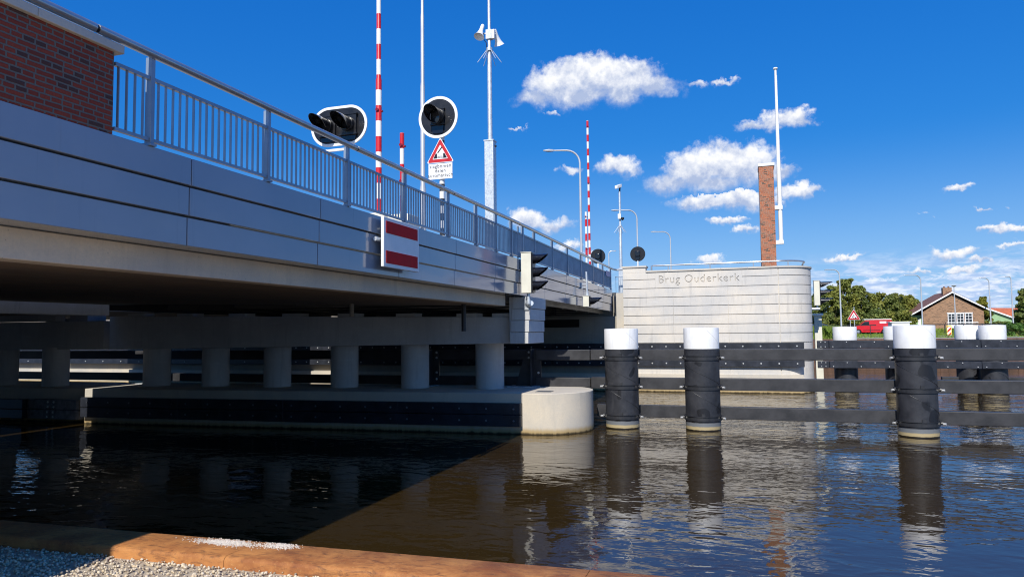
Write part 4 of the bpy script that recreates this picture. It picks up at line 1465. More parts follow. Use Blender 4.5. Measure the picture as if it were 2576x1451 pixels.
def lamp_post(label, x, y, z0, ztop, arm, r=0.085, steps=None, armdz=0.0):
    """arm: (dx, dy) reach of the lamp arm"""
    t = thing('street_lamp', label, 'street lamp', (x, y, z0), 'aluminium street lamps')
    L = hypot(*arm)
    ux, uy = arm[0] / L, arm[1] / L
    bend = min(0.75, L * 0.45)
    pts, rr = [(x, y, z0), (x, y, z0 + 1.0), (x, y, z0 + 1.12), (x, y, z0 + (ztop - z0) * 0.55), (x, y, ztop - bend)], [r * 1.35, r * 1.3, r, r * 0.92, r * 0.75]
    for i in range(1, 7):
        a = pi / 2 * i / 6
        pts.append((x + ux * bend * (1 - cos(a)), y + uy * bend * (1 - cos(a)), ztop - bend + bend * sin(a)))
        rr.append(r * 0.68)
    ex, ey = x + arm[0] * 0.72, y + arm[1] * 0.72
    pts.append((ex, ey, ztop + armdz * 0.7))
    rr.append(r * 0.55)
    MB().tube(pts, rr, 14).build('pole', M_LAMP, t)
    h = MB()
    hx, hy = x + arm[0], y + arm[1]
    sx, sy = -uy, ux
    w0, w1 = 0.07, 0.15
    z = ztop + armdz * 0.85
    b = [(ex + sx * w0, ey + sy * w0, z - 0.05), (ex - sx * w0, ey - sy * w0, z - 0.05), (ex + ux * (L * 0.14) - sx * w1, ey + uy * (L * 0.14) - sy * w1, z - 0.05), (hx - sx * w0, hy - sy * w0, z - 0.02), (hx + sx * w0, hy + sy * w0, z - 0.02), (ex + ux * (L * 0.14) + sx * w1, ey + uy * (L * 0.14) + sy * w1, z - 0.05)]
    tp = [(p[0], p[1], p[2] + 0.11 if i in (0, 1, 2, 5) else p[2] + 0.04) for i, p in enumerate(b)]
    h.add(b + tp, [(5, 4, 3, 2, 1, 0), (6, 7, 8, 9, 10, 11)] + [(i, (i + 1) % 6, 6 + (i + 1) % 6, 6 + i) for i in range(6)])
    h.build('lamp_head', M_LAMP, t, bevel=0.01)
    return t


t = thing('street_lamp', 'tall silver lamp post behind the round signal, its head out of view', 'street lamp', (-9.72, 20.5, 5.6), 'aluminium street lamps')
MB().tube([(-9.72, 20.5, 5.6), (-9.72, 20.5, 7.95), (-9.72, 20.5, 8.1), (-9.72, 20.5, 11.3), (-9.72, 20.5, 11.45), (-9.72, 20.5, 13.6), (-9.72, 20.5, 13.75), (-9.72, 20.5, 14.6)], [0.10, 0.10, 0.076, 0.074, 0.060, 0.058, 0.048, 0.046], 18).build('pole', M_LAMP, t)
lamp_post('tall curved street lamp beside the slender barrier boom', -8.9, 39.75, 5.2, 13.78, (-2.0, -0.66), 0.078)
lamp_post('curved street lamp whose arm crosses the camera mast', -8.72, 60.85, 5.4, 13.66, (-2.1, -0.7), 0.08)
lamp_post('curved street lamp rising behind the handrail of the engraved wall', -7.45, 76.05, 5.4, 13.70, (-1.95, -0.65), 0.08)
lamp_post('tiny far street lamp with its arm turned over the bridge end', -17.12, 92.9, 5.4, 13.85, (0.95, 0.3), 0.085)
lamp_post('street lamp nearest the rounded wall end, before the trees', 11.0, 96.2, 2.45, 10.6, (-1.75, -0.57), 0.095)
lamp_post('street lamp in front of the left gable edge of the brown house', 23.1, 111.8, 2.45, 10.6, (-2.2, -0.74), 0.095)
lamp_post('street lamp between the brown house and the orange roof', 34.7, 124.0, 2.45, 10.62, (-1.4, -0.46), 0.095)
lamp_post('street lamp with a dark head before the darkest tree', 36.8, 121.5, 2.45, 10.6, (-0.75, -0.25), 0.095)
lamp_post('small distant street lamp right of the roadworks sign, arm to the right', 20.5, 143.7, 2.45, 7.0, (1.6, 0.5), 0.09)
lamp_post('small distant street lamp above the van tail', 26.5, 150.9, 2.45, 6.75, (-1.9, -0.6), 0.09)
t = thing('street_lamp', 'thin flat topped lamp post standing before the brown house window', 'street lamp', (24.98, 103.0, 2.4), 'aluminium street lamps')
MB().tube([(24.98, 103.0, 2.4), (24.98, 103.0, 8.45)], [0.085, 0.05], 12).build('pole', M_LAMP, t)
MB().lathe([(0, 0), (0.10, 0.02), (0.30, 0.16), (0.30, 0.20), (0, 0.24)], (24.98, 103.0, 8.4), n=18).build('lamp_head', M_LAMP, t)

# loudspeaker mast
MX, MY = -7.60, 21.0
t = thing('loudspeaker_mast', 'galvanised mast on a square base with two horn loudspeakers and spikes', 'mast', (MX, MY, 5.6))
MB().box(MX - 0.15, MX + 0.15, MY - 0.15, MY + 0.15, 5.6, 9.42).build('square_base', M_GALV, t, bevel=0.012)
MB().box(MX - 0.165, MX + 0.165, MY - 0.165, MY + 0.165, 9.421, 9.46).build('base_lid', M_GALV, t)
MB().tube([(MX, MY, 9.46), (MX, MY, 12.2), (MX, MY, 12.3), (MX, MY, 14.8)], [0.074, 0.07, 0.05, 0.044], 18).build('tube', M_GALV, t)
MB().cyl((MX + 0.19, MY + 0.05, 9.28), (MX + 0.15, MY + 0.05, 9.28), 0.03, n=8).build('lock', M_BLACK, t)


def spikes(par, x, y, z, n=6, L=0.42, r=0.014):
    for i in range(n):
        a = 2 * pi * i / n + 0.35
        MB().cyl((x + 0.07 * cos(a), y + 0.07 * sin(a), z), (x + (0.07 + L * 0.75) * cos(a), y + (0.07 + L * 0.75) * sin(a), z - L), r, r * 0.6, n=6).build('spike', M_GALV, par)
    MB().lathe([(0.072, -0.05), (0.10, -0.05), (0.10, 0.05), (0.072, 0.05)], (x, y, z), n=16).build('spike_collar', M_GALV, par)


spikes(t, MX, MY, 12.42)


def horn(par, base, d, L=0.42, r=0.155):
    d = Vector(d).normalized()
    m = MB()
    _, u, w = m.frame(d)
    prof = [(0.0, -0.06), (0.05, -0.06), (0.06, 0.0), (0.06, 0.10), (0.075, 0.2), (0.10, 0.30), (0.15, 0.40), (0.165, 0.42), (0.155, 0.42), (0.10, 0.34), (0.03, 0.25), (0.0, 0.25)]
    n = 24
    vs, fs = [], []
    for (rr, h) in prof:
        for i in range(n):
            a = 2 * pi * i / n
            vs.append(Vector(base) + d * h * L / 0.42 + (u * cos(a) + w * sin(a)) * rr * r / 0.165)
    for k in range(len(prof) - 1):
        fs += [(k * n + i, k * n + (i + 1) % n, (k + 1) * n + (i + 1) % n, (k + 1) * n + i) for i in range(n)]
    m.add(vs, fs)
    h = m.build('horn_loudspeaker', M_WHITE, par)
    MB().cyl(Vector(base) + d * 0.20, Vector(base) + d * 0.32, 0.035, 0.02, n=12).build('centre_cone', M_WHITE, h)


horn(t, (MX - 0.19, MY - 0.12, 13.15), (-0.10, -0.42, -0.90), L=0.44, r=0.17)
horn(t, (MX + 0.15, MY + 0.14, 13.05), (0.12, 0.55, -0.83), L=0.44, r=0.17)
m = MB().box(MX - 0.24, MX - 0.05, MY - 0.05, MY - 0.02, 12.93, 12.97)
m.box(MX + 0.05, MX + 0.2, MY + 0.02, MY + 0.06, 12.9, 12.94)
m.box(MX - 0.09, MX + 0.09, MY - 0.09, MY + 0.09, 12.75, 13.05)
m.build('mounting_bracket', M_GALV, t)
MB().box(MX + 0.09, MX + 0.19, MY - 0.06, MY + 0.06, 12.75, 13.05).build('junction_box', M_WHITE, t, bevel=0.01)
MB().tube([(MX - 0.18, MY - 0.1, 12.95), (MX - 0.16, MY - 0.1, 12.75), (MX - 0.06, MY - 0.09, 12.6), (MX - 0.075, MY - 0.05, 12.4)], 0.012, 6).build('cable', M_BLACK, t)

# camera mast on the far abutment
KX, KY = -6.98, 41.75
t = thing('camera_mast', 'thin galvanised mast carrying a small white camera at the leaf end', 'mast', (KX, KY, 5.0))
MB().box(KX - 0.13, KX + 0.13, KY - 0.13, KY + 0.13, 4.4, 7.05).build('square_base', M_GALV, t, bevel=0.01)
MB().tube([(KX, KY, 7.05), (KX, KY, 9.3), (KX, KY, 9.38), (KX, KY, 11.6)], [0.09, 0.085, 0.065, 0.06], 14).build('tube', M_GALV, t)
spikes(t, KX, KY, 9.55, 6, 0.40, 0.016)
m = MB()
m.hexa([(KX - 0.22, KY - 0.34, 11.72), (KX - 0.06, KY - 0.36, 11.72), (KX + 0.14, KY + 0.06, 11.88), (KX - 0.02, KY + 0.08, 11.88)],
       [(KX - 0.22, KY - 0.36, 11.90), (KX - 0.06, KY - 0.38, 11.90), (KX + 0.14, KY + 0.04, 12.06), (KX - 0.02, KY + 0.06, 12.06)])
m.build('camera_body', M_WHITE, t, bevel=0.015)
MB().cyl((KX, KY, 11.55), (KX + 0.03, KY, 11.9), 0.05, n=10).build('camera_bracket', M_BLACK, t)
MB().box(KX - 0.10, KX + 0.08, KY - 0.2, KY - 0.06, 9.95, 10.25).build('junction_box', M_WHITE, t, bevel=0.01)
MB().lathe([(0, 0), (0.10, -0.02), (0.10, -0.12), (0, -0.2)], (KX + 0.16, KY - 0.1, 10.05), n=14).build('dome_camera', M_BLACK, t)


def ship_signal(label, x0, x1, y0, y1, z0, z1, aspects, hl):
    """cabinet whose lamps look along +X; hl: visor length"""
    t = thing('ship_signal', label, 'ship signal', ((x0 + x1) / 2, y0, z0), 'ship traffic signals')
    MB().box(x0, x1 - 0.05, y0, y1, z0, z1).build('cabinet', M_CREAM, t, bevel=0.008)
    MB().box(x0 - 0.02, x1 - 0.03, y0 - 0.02, y1 + 0.02, z1 + 0.001, z1 + 0.02).build('lid', M_CREAM, t)
    MB().box(x1 - 0.049, x1, y0 + 0.02, y1 - 0.02, z0 + 0.02, z1 - 0.02).build('front_plate', M_BLACK, t, bevel=0.005)
    step = (z1 - z0) / aspects
    for k in range(aspects):
        c = (x1 - 0.002, (y0 + y1) / 2, z0 + step * (k + 0.5) + 0.02)
        l = MB()
        l.lathe([(0.165, 0.0), (0.165, 0.05), (0.14, 0.055)], c, 'x', 26)
        h = l.build('lamp_ring', M_GLOSS, t)
        MB().lathe([(0, 0.03), (0.08, 0.028), (0.14, 0.015)], c, 'x', 26).build('lens', M_LENS, h)
        hm = MB()
        hood(hm, (c[0] + 0.03, c[1], c[2]), (1, 0), 0.155, hl, 0.06, droop=0.0, flare=1.0)
        hm.build('visor', M_GLOSS, h)
    return t


t = ship_signal('three lamp ship signal with cream cabinet at the corner of the pier', -7.07, -6.68, 22.42, 22.80, 4.66, 6.0, 3, 0.46)
m = MB()
m.cyl((-6.88, 22.6, 4.65), (-6.88, 22.6, 4.42), 0.055, n=14)
m.tube([(-7.05, 22.98, 4.30), (-6.9, 22.85, 4.3), (-6.80, 22.62, 4.33)], 0.085, 14)
m.box(-7.15, -6.98, 22.93, 22.978, 4.12, 4.5)
m.cyl((-6.88, 22.6, 4.43), (-6.88, 22.6, 4.30), 0.085, n=14)
m.build('bracket', M_GALV, t)
t = ship_signal('single lamp ship signal hanging from a grey tube below the leaf railing', -7.04, -6.72, 31.6, 31.9, 4.48, 4.96, 1, 0.5)
m = MB()
m.cyl((-6.88, 31.75, 4.97), (-6.88, 31.75, 5.14), 0.075, n=14)
m.cyl((-6.88, 31.75, 5.14), (-6.90, 31.75, 6.08), 0.045, n=14)
for z in (5.36, 5.52):
    m.box(-7.2, -6.86, 31.72, 31.78, z - 0.02, z + 0.02)
m.box(-7.15, -7.08, 31.64, 31.86, 5.3, 5.58)
m.build('bracket', M_GALV, t)
t = ship_signal('three lamp ship signal with cream cabinet beside the rounded wall end', 3.74, 4.10, 44.8, 45.2, 4.72, 6.15, 3, 0.66)
m = MB()
m.cyl((3.9, 45, 4.72), (3.9, 45, 4.5), 0.06, n=12)
m.cyl((3.2, 45, 4.52), (4.05, 45, 4.52), 0.08, n=12)
m.build('bracket', M_GALV, t)
t = thing('gate_pillar', 'small cream pillar with flat white cap behind the rounded wall end', 'pillar', (4.05, 46.7, 2.4))
MB().box(3.85, 4.25, 46.5, 46.9, -1.0, 4.15).build('shaft', M_CREAM, t, bevel=0.01)
MB().box(3.78, 4.34, 46.42, 46.98, 4.151, 4.28).build('cap', M_WHITE, t, bevel=0.01)

# red white red no passage board on the cladding
t = thing('navigation_sign', 'red white red board mounted on the bridge cladding', 'sign', (-6.98, 13.6, 5.2))
MB().box(-7.03, -6.96, 12.83, 14.47, 4.74, 5.77).build('frame', M_WHITE, t, bevel=0.012)
MB().box(-6.959, -6.953, 12.92, 14.38, 5.44, 5.69).build('red_stripe', M_REDS, t)
MB().box(-6.959, -6.953, 12.92, 14.38, 4.82, 5.08).build('red_stripe', M_REDS, t)
for z in (4.95, 5.55):
    MB().cyl((-7.18, 13.1, z), (-7.03, 13.1, z), 0.03, n=10).build('mounting_stub', M_GALV, t)
MB().cyl((-7.09, 12.70, 5.30), (-7.09, 13.2, 5.30), 0.045, n=14).build('mounting_tube', M_GALV, t)

t = thing('name_plate', 'small blue plate hung on the railing at the far leaf end', 'sign', (-7.1, 38.2, 6.4))
MB().box(-7.10, -7.085, 37.6, 38.9, 6.32, 6.6).build('plate', M_SIGNB, t)


# ------------------------------------------------------------------ far bank: vehicles, house, signs
def wheel(par, c, r=0.34, w=0.22):
    h = MB().lathe([(r * 0.62, -w / 2), (r * 0.9, -w / 2), (r, -w / 4), (r, w / 4), (r * 0.9, w / 2), (r * 0.62, w / 2)], c, 'y', 26)
    o = h.build('wheel', M_TYRE, par)
    MB().lathe([(0, -w / 2 + 0.02), (r * 0.25, -w / 2 - 0.005), (r * 0.6, -w / 2 + 0.02), (r * 0.64, 0.0)], c, 'y', 20).build('rim', M_ALU, o)


VX, VY, VZ = 16.5, 110.6, 2.46
van = thing('parked_van', 'red delivery van with white roof rack on the far road', 'van', (VX, VY, VZ))
L2 = 2.68
prof = [(-L2, 0.42), (-L2 + 0.02, 0.80), (-L2 + 0.20, 1.02), (-1.60, 1.20), (-0.98, 1.72), (-0.70, 1.92), (0.2, 1.98), (L2 - 0.20, 1.96), (L2 - 0.03, 1.75), (L2, 1.0), (L2, 0.40)]
arch = []
for wx in (1.62, -1.70):
    arch += [(wx + 0.42 * cos(a), 0.30 + 0.42 * sin(a)) for a in [pi * i / 10 for i in range(11)]]
prof2 = prof + [(2.05, 0.28)] + arch[:11] + [(1.15, 0.26), (-1.25, 0.26)] + arch[11:] + [(-2.15, 0.30)]
m = MB()
m.prism([(VX + p[0], VZ + p[1]) for p in prof2], 'y', VY, VY + 1.95)
m.build('body', M_REDV, van, bevel=0.04)
MB().prism([(VX + p[0], VZ + p[1]) for p in [(-1.48, 1.22), (-0.95, 1.68), (-0.86, 1.76), (-0.28, 1.78), (-0.28, 1.20)]], 'y', VY - 0.006, VY).build('side_window', M_GLASS, van)
MB().box(VX + 1.05, VX + 1.9, VY - 0.006, VY - 0.001, VZ + 1.50, VZ + 1.78).build('advert_panel', M_WHITE, van)
MB().box(VX - 1.1, VX + 1.05, VY - 0.02, VY, VZ + 0.50, VZ + 0.58).build('side_moulding', M_BLACK, van)
MB().box(VX - 0.18, VX - 0.172, VY - 0.003, VY - 0.0005, VZ + 0.35, VZ + 1.85).build('door_seam', M_BLACK, van)
MB().box(VX - 0.18, VX + 2.2, VY - 0.003, VY - 0.0005, VZ + 1.165, VZ + 1.172).build('door_rail', M_BLACK, van)
MB().box(VX - 0.9, VX + 2.6, VY + 0.15, VY + 1.8, VZ + 2.02, VZ + 2.12).build('roof_rack', M_WHITE, van)
MB().box(VX + L2 - 0.06, VX + L2 + 0.01, VY + 0.0, VY + 0.14, VZ + 1.05, VZ + 1.55).build('tail_light', M_LRED, van)
for wx in (1.62, -1.70):
    for yy in (VY + 0.1, VY + 1.85):
        wheel(van, (VX + wx, yy, VZ + 0.34))

cx_, cy_, cz_ = 8.7, 101.5, 2.46
car = thing('parked_car', 'dark blue car with red tail light half hidden by the cream pillar', 'car', (cx_, cy_, cz_))
prof = [(-2.0, 0.35), (-2.05, 0.75), (-1.1, 0.95), (-0.45, 1.42), (0.6, 1.50), (1.35, 1.30), (1.72, 0.98), (1.85, 0.9), (1.9, 0.4), (1.6, 0.25), (-1.7, 0.25)]
MB().prism([(cx_ + p[0], cz_ + p[1]) for p in prof], 'y', cy_, cy_ + 1.75).build('body', M_BLUE, car, bevel=0.06)
MB().prism([(cx_ + p[0], cz_ + p[1]) for p in [(-1.0, 0.98), (-0.42, 1.36), (0.55, 1.42), (1.25, 1.25), (1.5, 1.0)]], 'y', cy_ - 0.005, cy_).build('side_window', M_GLASS, car)
MB().box(cx_ + 1.42, cx_ + 1.87, cy_ - 0.02, cy_ + 0.05, cz_ + 0.88, cz_ + 1.06).build('tail_light', M_LRED, car)
for wx in (-1.3, 1.25):
    wheel(car, (cx_ + wx, cy_ + 0.1, cz_ + 0.32), 0.32, 0.2)

tr = thing('box_trailer', 'pale grey box trailer showing above the largest white capped pile', 'trailer', (17.2, 95.3, 2.46))
MB().box(16.3, 18.2, 94.6, 97, 2.9, 3.95).build('body', M_WHITE, tr, bevel=0.03)
MB().box(16.1, 18.4, 94.5, 97.1, 3.951, 4.06).build('lid', M_WHITE, tr, bevel=0.02)
for wx in (16.7, 17.8):
    wheel(tr, (wx, 94.6, 2.78), 0.32, 0.2)

# roadworks triangle
t = thing('roadworks_sign', 'red bordered roadworks triangle on two posts before the trees', 'road sign', (8.8, 68.2, 2.45))
cx0 = 8.80
MB().prism(triangle(cx0, 4.08, 1.06, 0.04), 'y', 68.10, 68.12).build('sign_plate', M_WHITE, t)
MB().prism(triangle(cx0, 4.08, 1.06, 0.04, 0.02), 'y', 68.095, 68.099).build('red_border', M_RED, t)
MB().prism(triangle(cx0, 4.08, 1.06, 0.02, 0.135), 'y', 68.090, 68.094).build('white_field', M_WHITE, t)
pg = MB()
pg.prism([(cx0 + 0.04, 4.22), (cx0 + 0.24, 4.22), (cx0 + 0.14, 4.33)], 'y', 68.085, 68.0895)
for a, b, w in (((-0.16, 4.22), (-0.08, 4.36), 0.02), ((-0.02, 4.22), (-0.08, 4.36), 0.02), ((-0.08, 4.36), (-0.02, 4.48), 0.025), ((-0.03, 4.46), (0.08, 4.36), 0.015)):
    d = Vector((b[0] - a[0], b[1] - a[1])).normalized()
    n_ = Vector((-d.y, d.x)) * w
    pg.prism([(cx0 + a[0] - n_.x, a[1] - n_.y), (cx0 + b[0] - n_.x, b[1] - n_.y), (cx0 + b[0] + n_.x, b[1] + n_.y), (cx0 + a[0] + n_.x, a[1] + n_.y)], 'y', 68.085, 68.0895)
pg.prism([(cx0 + 0.01 + 0.03 * cos(a), 4.52 + 0.03 * sin(a)) for a in [2 * pi * i / 10 for i in range(10)]], 'y', 68.085, 68.0895)
pg.build('pictogram', M_BLACK, t)
for dx, zt in ((-0.28, 4.15), (0.05, 5.2)):
    MB().cyl((cx0 + dx, 68.16, 2.45), (cx0 + dx, 68.16, zt), 0.03, n=10).build('post', M_GALV, t)

# chevron marker
t = thing('traffic_marker', 'upright red and white chevron marker with yellow edge before the house', 'traffic marker', (19.93, 84.7, 2.2))


def chevron_mat():
    m, tt, b = new_mat('red_white_diagonal')
    o = coords(tt, 'World')
    s = tt.new('ShaderNodeSeparateXYZ')
    tt.link(o, s.inputs[0])
    f = tt.math('FRACT', tt.math('DIVIDE', tt.math('SUBTRACT', s.outputs[2], s.outputs[0]), 0.5))
    tt.put(b.inputs['Base Color'], tt.mix(tt.math('GREATER_THAN', f, 0.5), (0.58, 0.03, 0.02), (0.8, 0.8, 0.78)))
    b.inputs['Roughness'].default_value = 0.5
    return m


MB().box(19.70, 20.16, 84.70, 84.74, 2.46, 3.52).build('edge', M_YEL, t)
MB().box(19.76, 20.10, 84.685, 84.699, 2.50, 3.40).build('striped_panel', chevron_mat(), t)
MB().box(19.72, 20.14, 84.5, 84.95, 2.45, 2.46).build('foot', M_BLACK, t)

for k_, (lx_, ly_, rot_, lab_) in enumerate(((0.82, 10.62, 0.5, 'dry brown leaf floating beyond the quay, the farther of two'), (0.75, 9.8, 2.0, 'dry brown leaf floating close to the quay edge'))):
    m_ = MB()
    top_, bot_ = [], []
    for i_ in range(9):
        u_ = -1 + 2 * i_ / 8
        w_ = 0.035 * (1 - u_ * u_) ** 0.7
        for sgn_ in (1, -1):
            xx_, yy_ = 0.06 * u_, sgn_ * w_
            (top_ if sgn_ > 0 else bot_).append((lx_ + xx_ * cos(rot_) - yy_ * sin(rot_), ly_ + xx_ * sin(rot_) + yy_ * cos(rot_), 0.006 + 0.012 * abs(u_) ** 2 + 0.006 * w_ / 0.035))
    m_.add(top_ + bot_, [(i_, i_ + 1, 10 + i_, 9 + i_) for i_ in range(8)])
    tag(m_.build('floating_leaf', M_DRY, off=Vector((lx_, ly_, 0))), lab_, 'leaf', 'leaves floating on the canal')
# guard rails on the far bank
for a, b, y, lab in ((6.0, 15.0, 97.0, 'thin dark guard rail before the trees beside the van'), (20.5, 31, 99.0, 'thin dark guard rail in front of the brown house')):
    t = thing('guard_rail', lab, 'guard rail', ((a + b) / 2, y, 2.45), 'guard rails on the far bank')
    MB().box(a, b, y, y + 0.06, 3.62, 3.74).build('rail', M_DARKST, t)
    xx = a + 0.3
    while xx < b:
        MB().box(xx, xx + 0.08, y + 0.061, y + 0.12, 2.45, 3.72).build('post', M_DARKST, t)
        xx += 2.0

# brick house
HY = 126.6
hs = thing('brick_house', 'brown brick gabled house with white framed windows and chimney', 'house', (30.4, HY, 2.45))
gl, gr, rx, rz = 26.3, 34.55, 30.32, 8.72
el_, er_ = 5.95, 5.95
MB().prism([(gl, 2.45), (gr, 2.45), (gr, 5.75), (rx, 8.45), (gl, 5.75)], 'y', HY, HY + 10).build('wall', M_BRICK3, hs)
MB().box(24.9, 26.29, HY + 1.2, HY + 9.5, 2.45, 5.25).build('green_wing', M_GREEN, hs)
MB().box(25.75, 26.2, HY + 1.17, HY + 1.199, 2.5, 4.65).build('wing_door', M_WHITE, hs)
rf = MB()
sl = (rz - 5.92) / (35.15 - rx)
for (xe, ze) in ((35.2, rz - sl * (35.2 - rx)), (24.5, 5.30)):
    rf.prism([(rx, rz), (xe, ze), (xe, ze + 0.16), (rx, rz + 0.18)], 'y', HY - 0.45, HY + 10.4)
ro = rf.build('roof', M_TILE, hs)
vb = MB()
for (xe, ze) in ((35.2, rz - sl * (35.2 - rx)), (24.5, 5.30)):
    vb.prism([(rx, rz - 0.12), (xe, ze - 0.12), (xe, ze + 0.10), (rx, rz + 0.12)], 'y', HY - 0.50, HY - 0.452)
vb.build('verge_board', M_WHITE, hs)
co_ = MB().box(29.5, 30.75, HY + 1.5, HY + 2.4, 8.2, 9.55).build('chimney', M_BRICK3, hs)
for xx in (29.8, 30.4):
    MB().cyl((xx, HY + 1.95, 9.55), (xx, HY + 1.95, 9.75), 0.13, n=10).build('chimney_pot', M_TILE, co_)


def window(par, x0, x1, z0, z1, y, cols, rows):
    f = MB()
    f.box(x0, x1, y - 0.06, y + 0.02, z0, z0 + 0.1)
    f.box(x0, x1, y - 0.06, y + 0.02, z1 - 0.1, z1)
    f.box(x0, x0 + 0.1, y - 0.06, y + 0.02, z0 + 0.1, z1 - 0.1)
    f.box(x1 - 0.1, x1, y - 0.06, y + 0.02, z0 + 0.1, z1 - 0.1)
    for i in range(1, cols):
        xx = x0 + (x1 - x0) * i / cols
        f.box(xx - 0.03, xx + 0.03, y - 0.05, y + 0.01, z0 + 0.1, z1 - 0.1)
    for j in range(1, rows):
        zz = z0 + (z1 - z0) * j / rows
        f.box(x0 + 0.1, x1 - 0.1, y - 0.045, y + 0.005, zz - 0.03, zz + 0.03)
    w = f.build('window', M_WHITE, par)
    MB().box(x0 + 0.08, x1 - 0.08, y - 0.025, y - 0.015, z0 + 0.08, z1 - 0.08).build('pane', M_GLASS, w)


for x0 in (29.65, 30.85, 31.98):
    window(hs, x0, x0 + 1.02, 3.55, 5.45, HY - 0.01, 2, 4)
MB().box(29.55, 33.1, HY - 0.07, HY - 0.002, 3.28, 3.55).build('window_sill', M_WHITE, hs)
MB().box(29.55, 33.1, HY - 0.065, HY - 0.002, 5.45, 5.56).build('lintel', M_WHITE, hs)
bal = MB()
for z in (3.30, 4.02):
    bal.box(29.3, 33.5, HY - 0.95, HY - 0.88, z, z + 0.07)
    for xx in (29.3, 33.43):
        bal.box(xx, xx + 0.07, HY - 0.88, HY - 0.002, z, z + 0.07)
for i in range(30):
    xx = 29.3 + 4.15 * i / 29
    bal.box(xx, xx + 0.035, HY - 0.93, HY - 0.90, 3.37, 4.02)
bal.box(29.3, 33.5, HY - 0.95, HY - 0.002, 3.16, 3.29)
bal.build('balcony', M_WHITE, hs)
for x0 in (29.7, 31.0):
    window(hs, x0, x0 + 1.1, 2.55, 3.12, HY - 0.01, 2, 1)
h2 = thing('far_house', 'house with bright orange tiled roof half hidden by shrubs', 'house', (47, 164, 2.45))
MB().prism([(42.0, 2.45), (49.5, 2.45), (49.5, 4.9), (45.5, 6.9), (42.0, 5.6)], 'y', 163.2, 172).build('wall', M_GREEN, h2)
m = MB()
m.hexa([(45.3, 162.8, 6.75), (49.9, 162.8, 4.75), (58.5, 168.5, 4.75), (53.5, 170, 6.75)], [(45.3, 162.8, 7.0), (49.9, 162.8, 5.0), (58.5, 168.5, 5.0), (53.5, 170, 7.0)])
m.build('roof', M_TILEO, h2)
MB().prism([(45.3, 6.62), (49.9, 4.62), (49.9, 4.9), (45.3, 6.9)], 'y', 162.72, 162.79).build('verge_board', M_WHITE, h2)


# ------------------------------------------------------------------ vegetation
def leaves(name, mat, clumps, per, size, seed, parent):
    rs = np.random.RandomState(seed)
    cs = np.array([c[:3] for c in clumps])
    cr = np.array([c[3] for c in clumps])
    n = per * len(clumps)
    idx = np.repeat(np.arange(len(clumps)), per)
    d = rs.normal(size=(n, 3))
    d /= np.linalg.norm(d, axis=1)[:, None]
    rad = rs.uniform(0.35, 1.05, n) ** 0.6
    p = cs[idx] + d * (cr[idx] * rad)[:, None] * np.array([1.1, 1.1, 0.8])
    nrm = d * 0.9 + rs.normal(size=(n, 3)) * 0.7 + np.array([0, 0, 0.5])
    nrm /= np.linalg.norm(nrm, axis=1)[:, None]
    u = np.cross(nrm, rs.normal(size=(n, 3)))
    u /= np.linalg.norm(u, axis=1)[:, None]
    w = np.cross(nrm, u)
    s = size * rs.uniform(0.6, 1.35, n)[:, None]
    q = np.stack([p - u * s, p + w * s * 0.55, p + u * s, p - w * s * 0.55], 1).reshape(-1, 3)
    o = parent_world(parent)
    q -= np.array(o)
    me = bpy.data.meshes.new(name)
    me.vertices.add(len(q))
    me.vertices.foreach_set('co', q.ravel().astype(np.float32))
    me.loops.add(len(q))
    me.loops.foreach_set('vertex_index', np.arange(len(q)).astype(np.int32))
    me.polygons.add(n)
    me.polygons.foreach_set('loop_start', (np.arange(n) * 4).astype(np.int32))
    me.update(calc_edges=True)
    me.materials.append(mat)
    ob = bpy.data.objects.new(name, me)
    COL.objects.link(ob)
    ob.parent = parent
    return ob


def tree(label, x, y, h, w, mat, seed, group, per=85, size=0.22, z0=2.45, low=0.03, n=80):
    rs = random.Random(seed)
    t = thing('leafy_tree', label, 'tree', (x, y, z0), group)
    tk = MB()
    top = (x + rs.uniform(-0.3, 0.3), y, z0 + h * 0.62)
    tk.tube([(x, y, z0 - 0.2), (x + 0.05, y, z0 + h * 0.3), top], [0.16, 0.12, 0.05], 8)
    clumps = []
    for i in range(n):
        f = rs.random()
        zz = low + (1 - low) * f
        prof = (1 - abs(zz - 0.42) / 0.62) if zz > 0.42 else 0.75 + 0.25 * zz / 0.42
        rr = w * 0.5 * max(0.12, prof) ** 0.75
        a = rs.uniform(0, 2 * pi)
        q = rr * sqrt(rs.uniform(0.1, 1))
        c = (x + q * cos(a), y + q * sin(a), z0 + h * zz * 0.97)
        clumps.append((*c, rs.uniform(0.38, 0.75) * (w / 4.2)))
        if i % 4 == 0:
            st = rs.uniform(0.25, 0.6)
            tk.tube([(x, y, z0 + h * st * 0.9), c], [0.06, 0.02], 6)
    # ragged twigs on top
    for i in range(7):
        a = rs.uniform(0, 2 * pi)
        q = rs.uniform(0, w * 0.28)
        clumps.append((x + q * cos(a), y + q * sin(a), z0 + h * rs.uniform(0.93, 1.02), 0.22 * (w / 4.2)))
    tk.build('trunk', M_BARK, t)
    leaves('crown', mat, clumps, per, size, seed, t)
    return t


def at(px, zc):
    xc = (px - 1288) / 1790 * zc
    return xc * 0.9497 - 0.3132 * zc, xc * 0.3132 + 0.9497 * zc


